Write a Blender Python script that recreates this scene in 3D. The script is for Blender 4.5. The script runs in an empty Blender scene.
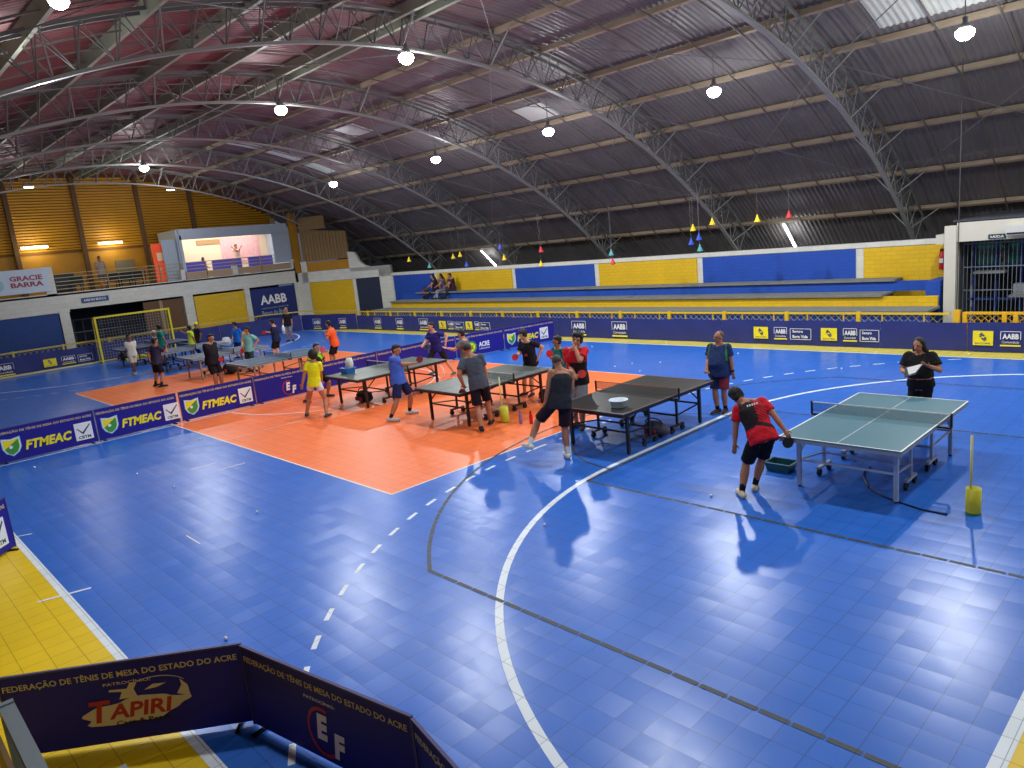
import bpy, bmesh, math, random
from math import sin, cos, pi, radians as rad, sqrt, atan2
from mathutils import Vector as V, Matrix, noise
random.seed(7)
S = bpy.context.scene
COL = S.collection

# ---------------------------------------------------------------- camera, world, exposure
cam = bpy.data.objects.new('camera', bpy.data.cameras.new('camera')); COL.objects.link(cam)
cam.data.sensor_width = 36; cam.data.lens = 36 * 724 / 1024; cam.data.clip_start = .05; cam.data.clip_end = 200
cam.matrix_world = Matrix(((.694, -.074, .716, 4.824), (.714, .204, -.670, -10.503), (-.097, .976, .194, 3.654), (0, 0, 0, 1)))
_r = cam.matrix_world.to_3x3(); _q = _r.to_quaternion().normalized()
cam.matrix_world = Matrix.Translation((4.824, -10.503, 3.654)) @ _q.to_matrix().to_4x4()
S.camera = cam
S.view_settings.view_transform = 'Standard'; S.view_settings.look = 'None'; S.view_settings.gamma = 1
S.view_settings.use_curve_mapping = False; S.view_settings.exposure = 0.0
w = bpy.data.worlds.new('night'); S.world = w; w.use_nodes = True
w.node_tree.nodes['Background'].inputs[0].default_value = (.30, .36, .5, 1)
w.node_tree.nodes['Background'].inputs[1].default_value = .25
LAMP_W = 600; LAMP_UP = 130; TUBE_W = 26

# ---------------------------------------------------------------- helpers
def lin(c):
    return tuple((x / 255 / 12.92 if x / 255 <= .04045 else ((x / 255 + .055) / 1.055) ** 2.4) for x in c)
MATS = {}
def mat(name, rgb, rough=.5, metal=0, spec=.5, var=.08, vscale=6, emit=0, bump=0, bscale=40, alpha=None, lightcol=None):
    if name in MATS: return MATS[name]
    m = bpy.data.materials.new(name); m.use_nodes = True; nt = m.node_tree; N = nt.nodes; L = nt.links
    b = N['Principled BSDF']; c = lin(rgb)
    b.inputs['Roughness'].default_value = rough; b.inputs['Metallic'].default_value = metal
    b.inputs['Specular IOR Level'].default_value = spec
    tc = N.new('ShaderNodeTexCoord'); no = N.new('ShaderNodeTexNoise'); no.inputs['Scale'].default_value = vscale; no.inputs['Detail'].default_value = 4
    L.new(tc.outputs['Object'], no.inputs['Vector'])
    mx = N.new('ShaderNodeMix'); mx.data_type = 'RGBA'
    mx.inputs['A'].default_value = (*[x * (1 - var) for x in c], 1); mx.inputs['B'].default_value = (*[min(1, x * (1 + var)) for x in c], 1)
    L.new(no.outputs['Fac'], mx.inputs['Factor']); L.new(mx.outputs['Result'], b.inputs['Base Color'])
    if emit:
        b.inputs['Emission Color'].default_value = (*(lightcol or c), 1); b.inputs['Emission Strength'].default_value = emit
    if bump:
        n2 = N.new('ShaderNodeTexNoise'); n2.inputs['Scale'].default_value = bscale; L.new(tc.outputs['Object'], n2.inputs['Vector'])
        bp = N.new('ShaderNodeBump'); bp.inputs['Strength'].default_value = bump; bp.inputs['Distance'].default_value = .02
        L.new(n2.outputs['Fac'], bp.inputs['Height']); L.new(bp.outputs['Normal'], b.inputs['Normal'])
    if alpha is not None:
        b.inputs['Alpha'].default_value = alpha
    m.diffuse_color = (*c, 1); MATS[name] = m
    return m

class G:
    """collects shapes for ONE mesh"""
    def __init__(s): s.v = []; s.f = []; s.m = []; s.k = 0
    def add(s, vs, fs):
        o = len(s.v); s.v += [tuple(p) for p in vs]; s.f += [tuple(i + o for i in f) for f in fs]; s.m += [s.k] * len(fs); return s
    def box(s, c, d, rz=0):
        cx, cy, cz = c; x, y, z = d[0] / 2, d[1] / 2, d[2] / 2; a, b = cos(rz), sin(rz)
        vs = [(cx + i * x * a - j * y * b, cy + i * x * b + j * y * a, cz + k * z) for i in (-1, 1) for j in (-1, 1) for k in (-1, 1)]
        return s.add(vs, [(0, 1, 3, 2), (4, 6, 7, 5), (0, 4, 5, 1), (2, 3, 7, 6), (0, 2, 6, 4), (1, 5, 7, 3)])
    def b2(s, a, b):
        return s.box([(a[i] + b[i]) / 2 for i in range(3)], [abs(b[i] - a[i]) for i in range(3)])
    def beam(s, p, q, w, h=None, up=(0, 0, 1)):
        p = V(p); q = V(q); d = (q - p).normalized(); r = d.cross(V(up))
        if r.length < 1e-3: r = d.cross(V((0, 1, 0)))
        r.normalize(); u = r.cross(d); h = h or w; r = r * w / 2; u = u * h / 2
        vs = [e + r * i + u * j for e in (p, q) for i, j in ((-1, -1), (1, -1), (1, 1), (-1, 1))]
        return s.add(vs, [(3, 2, 1, 0), (4, 5, 6, 7), (0, 1, 5, 4), (1, 2, 6, 5), (2, 3, 7, 6), (3, 0, 4, 7)])
    def cyl(s, p, q, r0, r1=None, n=10, cap=True):
        r1 = r0 if r1 is None else r1
        p = V(p); q = V(q); d = (q - p).normalized(); a = d.orthogonal().normalized(); b = d.cross(a)
        vs = [e + (a * cos(2 * pi * i / n) + b * sin(2 * pi * i / n)) * r for e, r in ((p, r0), (q, r1)) for i in range(n)]
        fs = [(i, (i + 1) % n, n + (i + 1) % n, n + i) for i in range(n)]
        if cap: fs += [tuple(range(n - 1, -1, -1)), tuple(range(n, 2 * n))]
        return s.add(vs, fs)
    def tube(s, pts, r, n=8):
        for a, b in zip(pts, pts[1:]): s.cyl(a, b, r, r, n)
        return s
    def lathe(s, c, prof, n=20):
        vs = [(c[0] + r * cos(2 * pi * i / n), c[1] + r * sin(2 * pi * i / n), c[2] + z) for r, z in prof for i in range(n)]
        fs = [(k * n + i, k * n + (i + 1) % n, (k + 1) * n + (i + 1) % n, (k + 1) * n + i) for k in range(len(prof) - 1) for i in range(n)]
        if prof[0][0] > 1e-4: fs.append(tuple(range(n - 1, -1, -1)))
        return s.add(vs, fs)
    def poly(s, pts, flip=False):
        return s.add(pts, [tuple(range(len(pts)))[::-1] if flip else tuple(range(len(pts)))])
    def slab(s, o, u, v, n, pts, d0, d1):
        """polygon pts in the (u,v) frame extruded from d0 to d1 along n"""
        o, u, v, n = V(o), V(u), V(v), V(n); k = len(pts)
        vs = [o + u * a + v * b + n * d for d in (d0, d1) for a, b in pts]
        return s.add(vs, [tuple(range(k))[::-1], tuple(range(k, 2 * k))] + [(i, (i + 1) % k, k + (i + 1) % k, k + i) for i in range(k)])
    def ell(s, c, R, r, n=12, m=8):
        """ellipsoid, R = three axis vectors, r = radii"""
        c = V(c); vs = []; fs = []
        for j in range(m + 1):
            t = pi * j / m
            for i in range(n):
                a = 2 * pi * i / n
                if j in (0, m) and i: continue
                vs.append(c + R[0] * (r[0] * sin(t) * cos(a)) + R[1] * (r[1] * sin(t) * sin(a)) + R[2] * (r[2] * cos(t)))
        idx = lambda j, i: 0 if j == 0 else (len(vs) - 1 if j == m else 1 + (j - 1) * n + i % n)
        for j in range(m):
            for i in range(n):
                q = [idx(j, i), idx(j + 1, i), idx(j + 1, i + 1), idx(j, i + 1)]
                q2 = []
                for e in q:
                    if e not in q2: q2.append(e)
                fs.append(tuple(q2))
        return s.add(vs, fs)
    def loft(s, rings, n=16):
        """rings: (centre, X axis, Y axis, rx, ry)"""
        vs = []
        for c, X, Y, rx, ry in rings:
            for i in range(n):
                a = 2 * pi * i / n; ca, sa = cos(a), sin(a)
                e = .8
                ca = abs(ca) ** e * (1 if ca > 0 else -1); sa = abs(sa) ** e * (1 if sa > 0 else -1)
                vs.append(V(c) + X * (rx * ca) + Y * (ry * sa))
        fs = [(k * n + i, k * n + (i + 1) % n, (k + 1) * n + (i + 1) % n, (k + 1) * n + i) for k in range(len(rings) - 1) for i in range(n)]
        fs += [tuple(range(n - 1, -1, -1)), tuple(range((len(rings) - 1) * n, len(rings) * n))]
        return s.add(vs, fs)
    def limb(s, pts, rs, n=12):
        """tapered tube through pts with round ends, closed"""
        for (a, b), (r0, r1) in zip(zip(pts, pts[1:]), zip(rs, rs[1:])):
            if (V(b) - V(a)).length > 1e-4: s.cyl(a, b, r0, r1, n)
        I = (V((1, 0, 0)), V((0, 1, 0)), V((0, 0, 1)))
        for p, r in zip(pts, rs): s.ell(p, I, (r, r, r), n, 8)
        return s
    def mesh(s, name, off=(0, 0, 0)):
        me = bpy.data.meshes.new(name)
        me.from_pydata([(p[0] - off[0], p[1] - off[1], p[2] - off[2]) for p in s.v], [], s.f)
        for p, k in zip(me.polygons, s.m): p.material_index = k
        me.update(); return me

def put(name, me, m, parent=None, smooth=False, loc=None):
    for x in (m if isinstance(m, (list, tuple)) else [m]): me.materials.append(x)
    if smooth: me.polygons.foreach_set('use_smooth', [True] * len(me.polygons))
    o = bpy.data.objects.new(name, me); COL.objects.link(o)
    if parent is not None: o.parent = parent
    if loc is not None: o.location = loc
    return o
def wpos(o):
    p = V(o.location)
    while o.parent: o = o.parent; p += V(o.location)
    return p
def part(name, g, m, parent, smooth=False):
    """g in world coordinates, parent unrotated"""
    return put(name, g.mesh(name, wpos(parent)), m, parent, smooth)
def tag(o, label=None, cat=None, group=None, kind=None):
    if label: o['label'] = label
    if cat: o['category'] = cat
    if group: o['group'] = group
    if kind: o['kind'] = kind
    return o
def thing(name, loc, label, cat, group=None):
    o = bpy.data.objects.new(name, None); COL.objects.link(o); o.location = loc; o.empty_display_size = .1
    return tag(o, label, cat, group)
def solo(name, g, m, loc, label, cat, group=None, smooth=False):
    return tag(put(name, g.mesh(name, loc), m, None, smooth, loc), label, cat, group)
def struct(name, g, m, smooth=False):
    return tag(put(name, g.mesh(name), m, None, smooth), kind='structure')
def plabel(o, l): o['label'] = l; return o

# text -> mesh data in unit frame, cached
TX = {}
def text_geo(s, shear=0, bold=.012):
    k = (s, shear, bold)
    if k in TX: return TX[k]
    c = bpy.data.curves.new('t', 'FONT'); c.body = s; c.shear = shear; c.offset = bold; c.resolution_u = 2
    o = bpy.data.objects.new('t', c); COL.objects.link(o); bpy.context.view_layer.update()
    me = bpy.data.meshes.new_from_object(o.evaluated_get(bpy.context.evaluated_depsgraph_get()))
    vs = [tuple(v.co) for v in me.vertices]; fs = [tuple(p.vertices) for p in me.polygons]
    bpy.data.objects.remove(o); bpy.data.curves.remove(c); bpy.data.meshes.remove(me)
    x0 = min(v[0] for v in vs); x1 = max(v[0] for v in vs); y0 = min(v[1] for v in vs); y1 = max(v[1] for v in vs)
    TX[k] = ([((v[0] - x0) / (x1 - x0), (v[1] - y0) / (y1 - y0)) for v in vs], fs)
    return TX[k]
def text(g, s, o, u, v, n, x0, z0, wd, ht, d=.004, shear=0, bold=.012):
    """write s on the plane o,(u,v,n) filling the box x0,z0,wd,ht"""
    vs, fs = text_geo(s, shear, bold); o, u, v, n = V(o), V(u), V(v), V(n)
    return g.add([o + u * (x0 + a * wd) + v * (z0 + b * ht) + n * d for a, b in vs], fs)
def rect(x0, z0, x1, z1): return [(x0, z0), (x1, z0), (x1, z1), (x0, z1)]
Z = V((0, 0, 1))

# ---------------------------------------------------------------- materials
def floor_mat(name, rgb, rough=.3, streak=.5):
    m = bpy.data.materials.new(name); m.use_nodes = True; nt = m.node_tree; N = nt.nodes; L = nt.links; b = N['Principled BSDF']
    c = lin(rgb)
    tc = N.new('ShaderNodeTexCoord'); mp = N.new('ShaderNodeMapping'); mp.inputs['Location'].default_value = (-.09, 0, 0)
    L.new(tc.outputs['Object'], mp.inputs['Vector'])
    br = N.new('ShaderNodeTexBrick'); br.offset = 0; br.squash = 1
    br.inputs['Scale'].default_value = 1; br.inputs['Mortar Size'].default_value = .004; br.inputs['Brick Width'].default_value = .25; br.inputs['Row Height'].default_value = .25
    br.inputs['Mortar Smooth'].default_value = .3; br.inputs['Bias'].default_value = 0
    br.inputs['Color1'].default_value = (.97, .97, .97, 1); br.inputs['Color2'].default_value = (1.02, 1.02, 1.02, 1); br.inputs['Mortar'].default_value = (.5, .5, .55, 1)
    L.new(mp.outputs[0], br.inputs['Vector'])
    no = N.new('ShaderNodeTexNoise'); no.inputs['Scale'].default_value = 1.3; no.inputs['Detail'].default_value = 8; L.new(mp.outputs[0], no.inputs['Vector'])
    ra = N.new('ShaderNodeMapRange'); ra.inputs['From Min'].default_value = .3; ra.inputs['From Max'].default_value = .7; ra.inputs['To Min'].default_value = .95; ra.inputs['To Max'].default_value = 1.05
    L.new(no.outputs['Fac'], ra.inputs['Value'])
    mu = N.new('ShaderNodeMix'); mu.data_type = 'RGBA'; mu.blend_type = 'MULTIPLY'; mu.inputs['Factor'].default_value = 1
    mu.inputs['A'].default_value = (*c, 1); L.new(br.outputs['Color'], mu.inputs['B'])
    mv = N.new('ShaderNodeVectorMath'); mv.operation = 'SCALE'; L.new(mu.outputs['Result'], mv.inputs[0]); L.new(ra.outputs[0], mv.inputs['Scale'])
    L.new(mv.outputs[0], b.inputs['Base Color'])
    # scuffs change the gloss
    n2 = N.new('ShaderNodeTexNoise'); n2.inputs['Scale'].default_value = 5; n2.inputs['Detail'].default_value = 9; n2.inputs['Roughness'].default_value = .65; n2.inputs['Distortion'].default_value = .6
    L.new(mp.outputs[0], n2.inputs['Vector'])
    r2 = N.new('ShaderNodeMapRange'); r2.inputs['From Min'].default_value = .3; r2.inputs['From Max'].default_value = .7; r2.inputs['To Min'].default_value = rough - .015; r2.inputs['To Max'].default_value = rough + .03
    L.new(n2.outputs['Fac'], r2.inputs['Value']); L.new(r2.outputs[0], b.inputs['Roughness'])
    # every tile sits slightly tilted
    sn = N.new('ShaderNodeVectorMath'); sn.operation = 'SNAP'; sn.inputs[1].default_value = (.25, .25, 1); L.new(mp.outputs[0], sn.inputs[0])
    wn = N.new('ShaderNodeTexWhiteNoise'); L.new(sn.outputs[0], wn.inputs['Vector'])
    sb = N.new('ShaderNodeVectorMath'); sb.operation = 'SUBTRACT'; sb.inputs[1].default_value = (.5, .5, .5); L.new(wn.outputs['Color'], sb.inputs[0])
    sc = N.new('ShaderNodeVectorMath'); sc.operation = 'MULTIPLY'; sc.inputs[1].default_value = (.032, .02, 0); L.new(sb.outputs[0], sc.inputs[0])
    ge = N.new('ShaderNodeNewGeometry'); ad = N.new('ShaderNodeVectorMath'); ad.operation = 'ADD'
    # within a tile the surface sags a little: saw-tooth tilt along y
    fr = N.new('ShaderNodeVectorMath'); fr.operation = 'MODULO'; fr.inputs[1].default_value = (.25, .25, 1); L.new(mp.outputs[0], fr.inputs[0])
    f2 = N.new('ShaderNodeVectorMath'); f2.operation = 'MULTIPLY'; f2.inputs[1].default_value = (0, .10, 0); L.new(fr.outputs[0], f2.inputs[0])
    a0 = N.new('ShaderNodeVectorMath'); a0.operation = 'ADD'; L.new(sc.outputs[0], a0.inputs[0]); L.new(f2.outputs[0], a0.inputs[1])
    L.new(ge.outputs['Normal'], ad.inputs[0]); L.new(a0.outputs[0], ad.inputs[1])
    nn = N.new('ShaderNodeVectorMath'); nn.operation = 'NORMALIZE'; L.new(ad.outputs[0], nn.inputs[0])
    L.new(nn.outputs[0], b.inputs['Normal'])
    b.inputs['Specular IOR Level'].default_value = streak
    return m
F_BLUE = floor_mat('blue_court_tiles', (42, 106, 206), .295, .5)
F_ORANGE = floor_mat('orange_court_tiles', (250, 124, 66), .38, .4)
F_YELLOW = floor_mat('yellow_court_tiles', (232, 196, 20), .36, .4)
F_PALEY = floor_mat('faded_yellow_tiles', (206, 190, 84), .4, .4)
F_WHITE = floor_mat('white_tile_line', (224, 234, 244), .4, .3)
F_GREY = floor_mat('grey_tape_line', (70, 76, 84), .5, .3)
F_THIN = floor_mat('thin_white_line', (235, 225, 220), .5, .3)

M_NAVY = mat('navy_vinyl', (34, 30, 136), .5, spec=.25, var=.06)
M_BANNER = mat('navy_cloth_banner', (34, 44, 112), .6, var=.12, vscale=2.5, bump=.4, bscale=3)
M_WHITE = mat('white_print', (232, 232, 236), .5, var=.03)
M_PYEL = mat('yellow_print', (240, 222, 30), .5, var=.03)
M_GREEN = mat('green_print', (60, 150, 60), .5)
M_DKBLUE = mat('dark_blue_print', (20, 40, 110), .5)
M_DKGREEN = mat('dark_green_print', (15, 70, 60), .5)
M_RED = mat('red_print', (200, 40, 50), .5)
M_LBLUE = mat('light_blue_print', (140, 190, 240), .5)
M_WALLW = mat('white_painted_brick', (206, 206, 198), .75, var=.1, vscale=3, bump=.3, bscale=14)
M_WALLY = mat('yellow_painted_block', (212, 172, 12), .6, var=.1, vscale=2, bump=.3, bscale=10)
M_WALLB = mat('blue_painted_block', (14, 70, 168), .6, var=.12, vscale=2, bump=.3, bscale=10)
def brickify(m, w=.42, h=.2, mo=.8):
    nt = m.node_tree; N = nt.nodes; L = nt.links; b = N['Principled BSDF']; tc = N.new('ShaderNodeTexCoord'); sp = N.new('ShaderNodeSeparateXYZ'); L.new(tc.outputs['Object'], sp.inputs[0])
    ad = N.new('ShaderNodeMath'); L.new(sp.outputs['X'], ad.inputs[0]); L.new(sp.outputs['Y'], ad.inputs[1]); cb = N.new('ShaderNodeCombineXYZ'); L.new(ad.outputs[0], cb.inputs[0]); L.new(sp.outputs['Z'], cb.inputs[1])
    br = N.new('ShaderNodeTexBrick'); br.inputs['Scale'].default_value = 1; br.inputs['Brick Width'].default_value = w; br.inputs['Row Height'].default_value = h; br.inputs['Mortar Size'].default_value = .012
    br.inputs['Color1'].default_value = (.97, .97, .97, 1); br.inputs['Color2'].default_value = (1.05, 1.05, 1.05, 1); br.inputs['Mortar'].default_value = (mo, mo, mo, 1); L.new(cb.outputs[0], br.inputs['Vector'])
    old = b.inputs['Base Color'].links[0].from_socket; mx = N.new('ShaderNodeMix'); mx.data_type = 'RGBA'; mx.blend_type = 'MULTIPLY'; mx.inputs['Factor'].default_value = 1
    L.new(old, mx.inputs['A']); L.new(br.outputs['Color'], mx.inputs['B']); L.new(mx.outputs['Result'], b.inputs['Base Color'])
for m_ in (M_WALLB, M_WALLY): brickify(m_, .3, .12, .88)
brickify(M_WALLW, .4, .2, .92)
M_CONC = mat('worn_concrete', (118, 120, 118), .85, var=.25, vscale=4, bump=.4, bscale=20)
M_TRUSS = mat('grey_painted_steel', (144, 146, 144), .6, .1, var=.12, vscale=3)
M_PURLIN = mat('tan_primed_steel', (158, 142, 122), .6, .1, var=.2, vscale=2)
M_PURLG = mat('pale_green_grey_steel', (150, 158, 142), .55, .1, var=.15, vscale=2)
M_WEB = mat('darker_truss_steel', (112, 114, 112), .6, .1)  # darker tone than the lower chord, for web and upper chords
M_TIE = mat('dull_tie_bar_steel', (100, 94, 92), .6)
M_ROD = mat('thin_steel_rod', (120, 120, 122), .5, .3)
M_DARK = mat('dark_steel', (26, 28, 34), .5, .3)
M_BLACK = mat('black_paint', (18, 18, 22), .45)
M_SILVER = mat('silver_frame', (176, 186, 196), .4, .4)
M_YRAIL = mat('yellow_rail_paint', (226, 186, 22), .45, var=.1)
M_ORAIL = mat('orange_yellow_gate_paint', (232, 176, 18), .45, var=.08)
M_GRAYBOX = mat('pale_grey_sheet', (170, 182, 196), .55, var=.05)
M_GOLD = mat('ochre_plywood', (176, 124, 14), .6, var=.25, vscale=1.2)
M_SLAT = mat('ochre_slats', (200, 144, 22), .55, var=.2, vscale=1.5)
M_SLATGAP = mat('brown_slat_shadow_gap', (112, 72, 22), .8)
M_BROWN = mat('brown_post', (98, 70, 44), .7, var=.2)
M_TANW = mat('brown_corrugated_cladding', (134, 108, 66), .65, var=.15, vscale=2)
M_NIGHT = mat('dark_interior', (58, 62, 74), .9)
M_TEAL = mat('teal_window_glass', (30, 98, 98), .2)
M_BMET = mat('blue_metal_frame', (26, 52, 130), .5)
M_SKIN = [mat('skin_light', (206, 152, 124), .55, var=.05, vscale=9), mat('skin_tan', (172, 116, 88), .55, var=.05, vscale=9), mat('skin_brown', (138, 88, 64), .55, var=.05, vscale=9)]
M_EYE = mat('eye_dark', (24, 18, 16), .3)
M_LIP = mat('lips', (140, 74, 66), .5)
M_HAIR = mat('black_hair', (14, 12, 13), .6, var=.3, vscale=60, bump=.6, bscale=120)
M_HAIRG = mat('cropped_greying_hair', (66, 60, 56), .7, var=.3, vscale=60)
M_SOLEW = mat('white_sole', (226, 226, 222), .5)
def cloth(n, c): return mat(n, c, .8, var=.1, vscale=7, bump=.5, bscale=11, spec=.2)

# ---------------------------------------------------------------- setting: floor
X0, X1, Y0, Y1 = -31.2, 3.82, -9.02, 8.29
g = G()
def fr(x0, y0, x1, y1, z, k):
    g.k = k; g.poly([(x0, y0, z), (x1, y0, z), (x1, y1, z), (x0, y1, z)])
OX0, OX1, OY0, OY1 = -23.03, -4.345, -4.69, 4.17
# non-overlapping fields, cut around the orange rectangle
for x0, y0, x1, y1 in ((-37, Y0, OX0, Y1), (OX1, Y0, X1, Y1), (OX0, Y0, OX1, OY0), (OX0, OY1, OX1, Y1)): fr(x0, y0, x1, y1, 0, 0)
fr(OX0, OY0, OX1, OY1, 0, 1)
fr(-37, Y1, 12, 9.25, 0, 7); fr(-37, -13, 12, Y0, 0, 2); fr(X1, Y0, 12, Y1, 0, 2)
ZL = .002
def line(x0, y0, x1, y1, wd, k=3, z=ZL):
    d = V((x1 - x0, y1 - y0, 0)).normalized(); p = V((-d.y, d.x, 0)) * wd / 2; a = V((x0, y0, z)); b = V((x1, y1, z)); g.k = k
    g.poly([a - p, b - p, b + p, a + p])
def arc(cx, cy, r, a0, a1, wd, k=3, z=ZL, dash=None, gap=0, n=None):
    L = abs(a1 - a0) * r; g.k = k
    if dash:
        t = 0
        while t < L:
            u0 = a0 + (a1 - a0) * t / L; u1 = a0 + (a1 - a0) * min(1, (t + dash) / L); t += dash + gap
            arc(cx, cy, r, u0, u1, wd, k, z)
        return
    m = max(2, int(L / .25))
    for i in range(m):
        u0 = a0 + (a1 - a0) * i / m; u1 = a0 + (a1 - a0) * (i + 1) / m
        g.poly([(cx + (r + s) * cos(u), cy + (r + s) * sin(u), z) for u, s in ((u0, -wd / 2), (u1, -wd / 2), (u1, wd / 2), (u0, wd / 2))], flip=(a1 < a0) ^ False ^ True)
line(X0, Y0, X1, Y0, .09); line(X0, Y1, X1, Y1, .05); line(X1, Y0, X1, Y1, .10); line(X0, Y0, X0, Y1, .08)
for ex, sg in ((X1 - .04, -1), (X0, 1)):
    cy = -.3
    for sy in (-1, 1):
        a0, a1 = (pi, pi + sy * pi / 2) if sg < 0 else (0, -sy * pi / 2)
        arc(ex, cy - sy * -1.5 if False else cy + (-1.5 if sy > 0 else 1.5), 6.0, a0, a1, .085)
        a1 = a0 + (a1 - a0) * .70
        arc(ex, cy + (-1.5 if sy > 0 else 1.5), 7.8, a0, a1, .055, dash=.25, gap=.29)
    line(ex + sg * 6, cy - 1.5, ex + sg * 6, cy + 1.5, .085)
    t = -1.5
    while t < 1.5: line(ex + sg * 7.8, cy + t, ex + sg * 7.8, cy + t + .26, .055); t += .62
for i in range(4):  # orange border
    pass
line(OX0, OY0, OX1, OY0, .035, 5); line(OX0, OY1, OX1, OY1, .035, 5); line(OX0, OY0, OX0, OY1, .035, 5); line(OX1, OY0, OX1, OY1, .035, 5)
line(-13.66, Y0, -13.66, Y1, .06, 3); arc(-13.7, -.28, 3.0, 0, 2 * pi, .05, 5)
line(-10.7, OY0, -10.7, OY1, .02, 5, .0025); line(-16.7, OY0, -16.7, OY1, .02, 5, .0025)
# basketball markings in dashed grey tape
def dline(x0, y0, x1, y1, wd, k, da, ga):
    d = V((x1 - x0, y1 - y0, 0)); L = d.length; d.normalize(); t = 0
    while t < L:
        e = min(L, t + da); line(x0 + d.x * t, y0 + d.y * t, x0 + d.x * e, y0 + d.y * e, wd, k, .0035); t += da + ga
dline(-1.7, -6.0, X1, -6.0, .05, 4, .235, .02)
dline(-2.1, -2.68, X1, -2.68, .05, 4, .235, .02); dline(-2.1, 2.15, X1, 2.15, .05, 4, .235, .02); dline(-2.1, -2.68, -2.1, 2.15, .05, 4, .235, .02)
dline(-1.7, 5.4, X1, 5.4, .05, 4, .235, .02)
aa = math.acos(-3.9 / 6.9); arc(2.2, -.3, 6.9, 2 * pi - aa, aa, .05, 4, .0035, dash=.24, gap=.02)
arc(-2.1, -.27, 1.8, pi / 2, 1.5 * pi, .04, 4, .0035, dash=.24, gap=.02)
line(-8.15, -9.25, -7.95, -8.8, .03, 3, .004); line(-5.05, -9.3, -4.9, -8.75, .045, 3, .004)
line(-5.6, -7.35, -5.1, -7.35, .02, 5); 
for x, y in ((-9.1, -6.0), (-8.5, -5.7)): line(x, y, x + .02, y + .5, .035, 5)
g.k = 6
for a in ((-37, 9.25, 12, 18), (-37, -19, 12, -13)): g.poly([(a[0], a[1], 0), (a[2], a[1], 0), (a[2], a[3], 0), (a[0], a[3], 0)])
struct('floor', g, [F_BLUE, F_ORANGE, F_YELLOW, F_WHITE, F_GREY, F_THIN, M_CONC, F_PALEY])

# ---------------------------------------------------------------- setting: roof
RL, RU, ZC = 21.5, 22.35, -13.44       # lower-chord and sheet radii, centre height
def rz(y, R): return ZC + sqrt(R * R - y * y)
def ceil_mat():
    m = bpy.data.materials.new('corrugated_roof_sheet'); m.use_nodes = True; nt = m.node_tree; N = nt.nodes; L = nt.links; b = N['Principled BSDF']
    tc = N.new('ShaderNodeTexCoord'); sn = N.new('ShaderNodeVectorMath'); sn.operation = 'SNAP'; sn.inputs[1].default_value = (1.05, 1.9, 99)
    L.new(tc.outputs['Object'], sn.inputs[0]); wn = N.new('ShaderNodeTexWhiteNoise'); L.new(sn.outputs[0], wn.inputs['Vector'])
    sp = N.new('ShaderNodeSeparateXYZ'); L.new(sn.outputs[0], sp.inputs[0])
    # sheet tones vary; red reflected from the floor is put into the near-side colour
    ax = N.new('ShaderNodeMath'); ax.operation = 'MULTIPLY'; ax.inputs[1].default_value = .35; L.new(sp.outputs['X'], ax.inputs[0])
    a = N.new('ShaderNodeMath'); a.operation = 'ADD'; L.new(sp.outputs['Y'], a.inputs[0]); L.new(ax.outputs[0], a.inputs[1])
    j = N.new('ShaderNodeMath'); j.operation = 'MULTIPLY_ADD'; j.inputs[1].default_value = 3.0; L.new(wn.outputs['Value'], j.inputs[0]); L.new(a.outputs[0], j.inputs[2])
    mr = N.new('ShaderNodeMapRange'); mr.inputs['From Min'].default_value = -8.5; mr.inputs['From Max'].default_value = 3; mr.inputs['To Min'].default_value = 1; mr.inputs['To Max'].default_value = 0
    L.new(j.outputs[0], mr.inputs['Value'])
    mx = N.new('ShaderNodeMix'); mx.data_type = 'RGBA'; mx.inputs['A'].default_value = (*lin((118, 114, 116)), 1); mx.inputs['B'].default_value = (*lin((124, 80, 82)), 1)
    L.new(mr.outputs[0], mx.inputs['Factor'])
    no = N.new('ShaderNodeTexNoise'); no.inputs['Scale'].default_value = .8; no.inputs['Detail'].default_value = 6; L.new(tc.outputs['Object'], no.inputs['Vector'])
    r = N.new('ShaderNodeMapRange'); r.inputs['To Min'].default_value = .7; r.inputs['To Max'].default_value = 1.25; L.new(no.outputs['Fac'], r.inputs['Value'])
    q = N.new('ShaderNodeVectorMath'); q.operation = 'SCALE'; L.new(mx.outputs['Result'], q.inputs[0]); L.new(r.outputs[0], q.inputs['Scale'])
    L.new(q.outputs[0], b.inputs['Base Color']); b.inputs['Roughness'].default_value = .5; b.inputs['Metallic'].default_value = .15
    return m
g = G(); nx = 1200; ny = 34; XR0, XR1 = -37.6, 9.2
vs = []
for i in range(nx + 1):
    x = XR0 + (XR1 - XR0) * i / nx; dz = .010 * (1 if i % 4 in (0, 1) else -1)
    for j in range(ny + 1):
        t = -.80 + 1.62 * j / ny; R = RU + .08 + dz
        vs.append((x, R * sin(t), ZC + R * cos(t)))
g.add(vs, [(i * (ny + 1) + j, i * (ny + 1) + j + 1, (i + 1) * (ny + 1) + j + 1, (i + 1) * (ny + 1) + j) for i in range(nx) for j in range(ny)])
struct('ceiling', g, ceil_mat())
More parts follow.
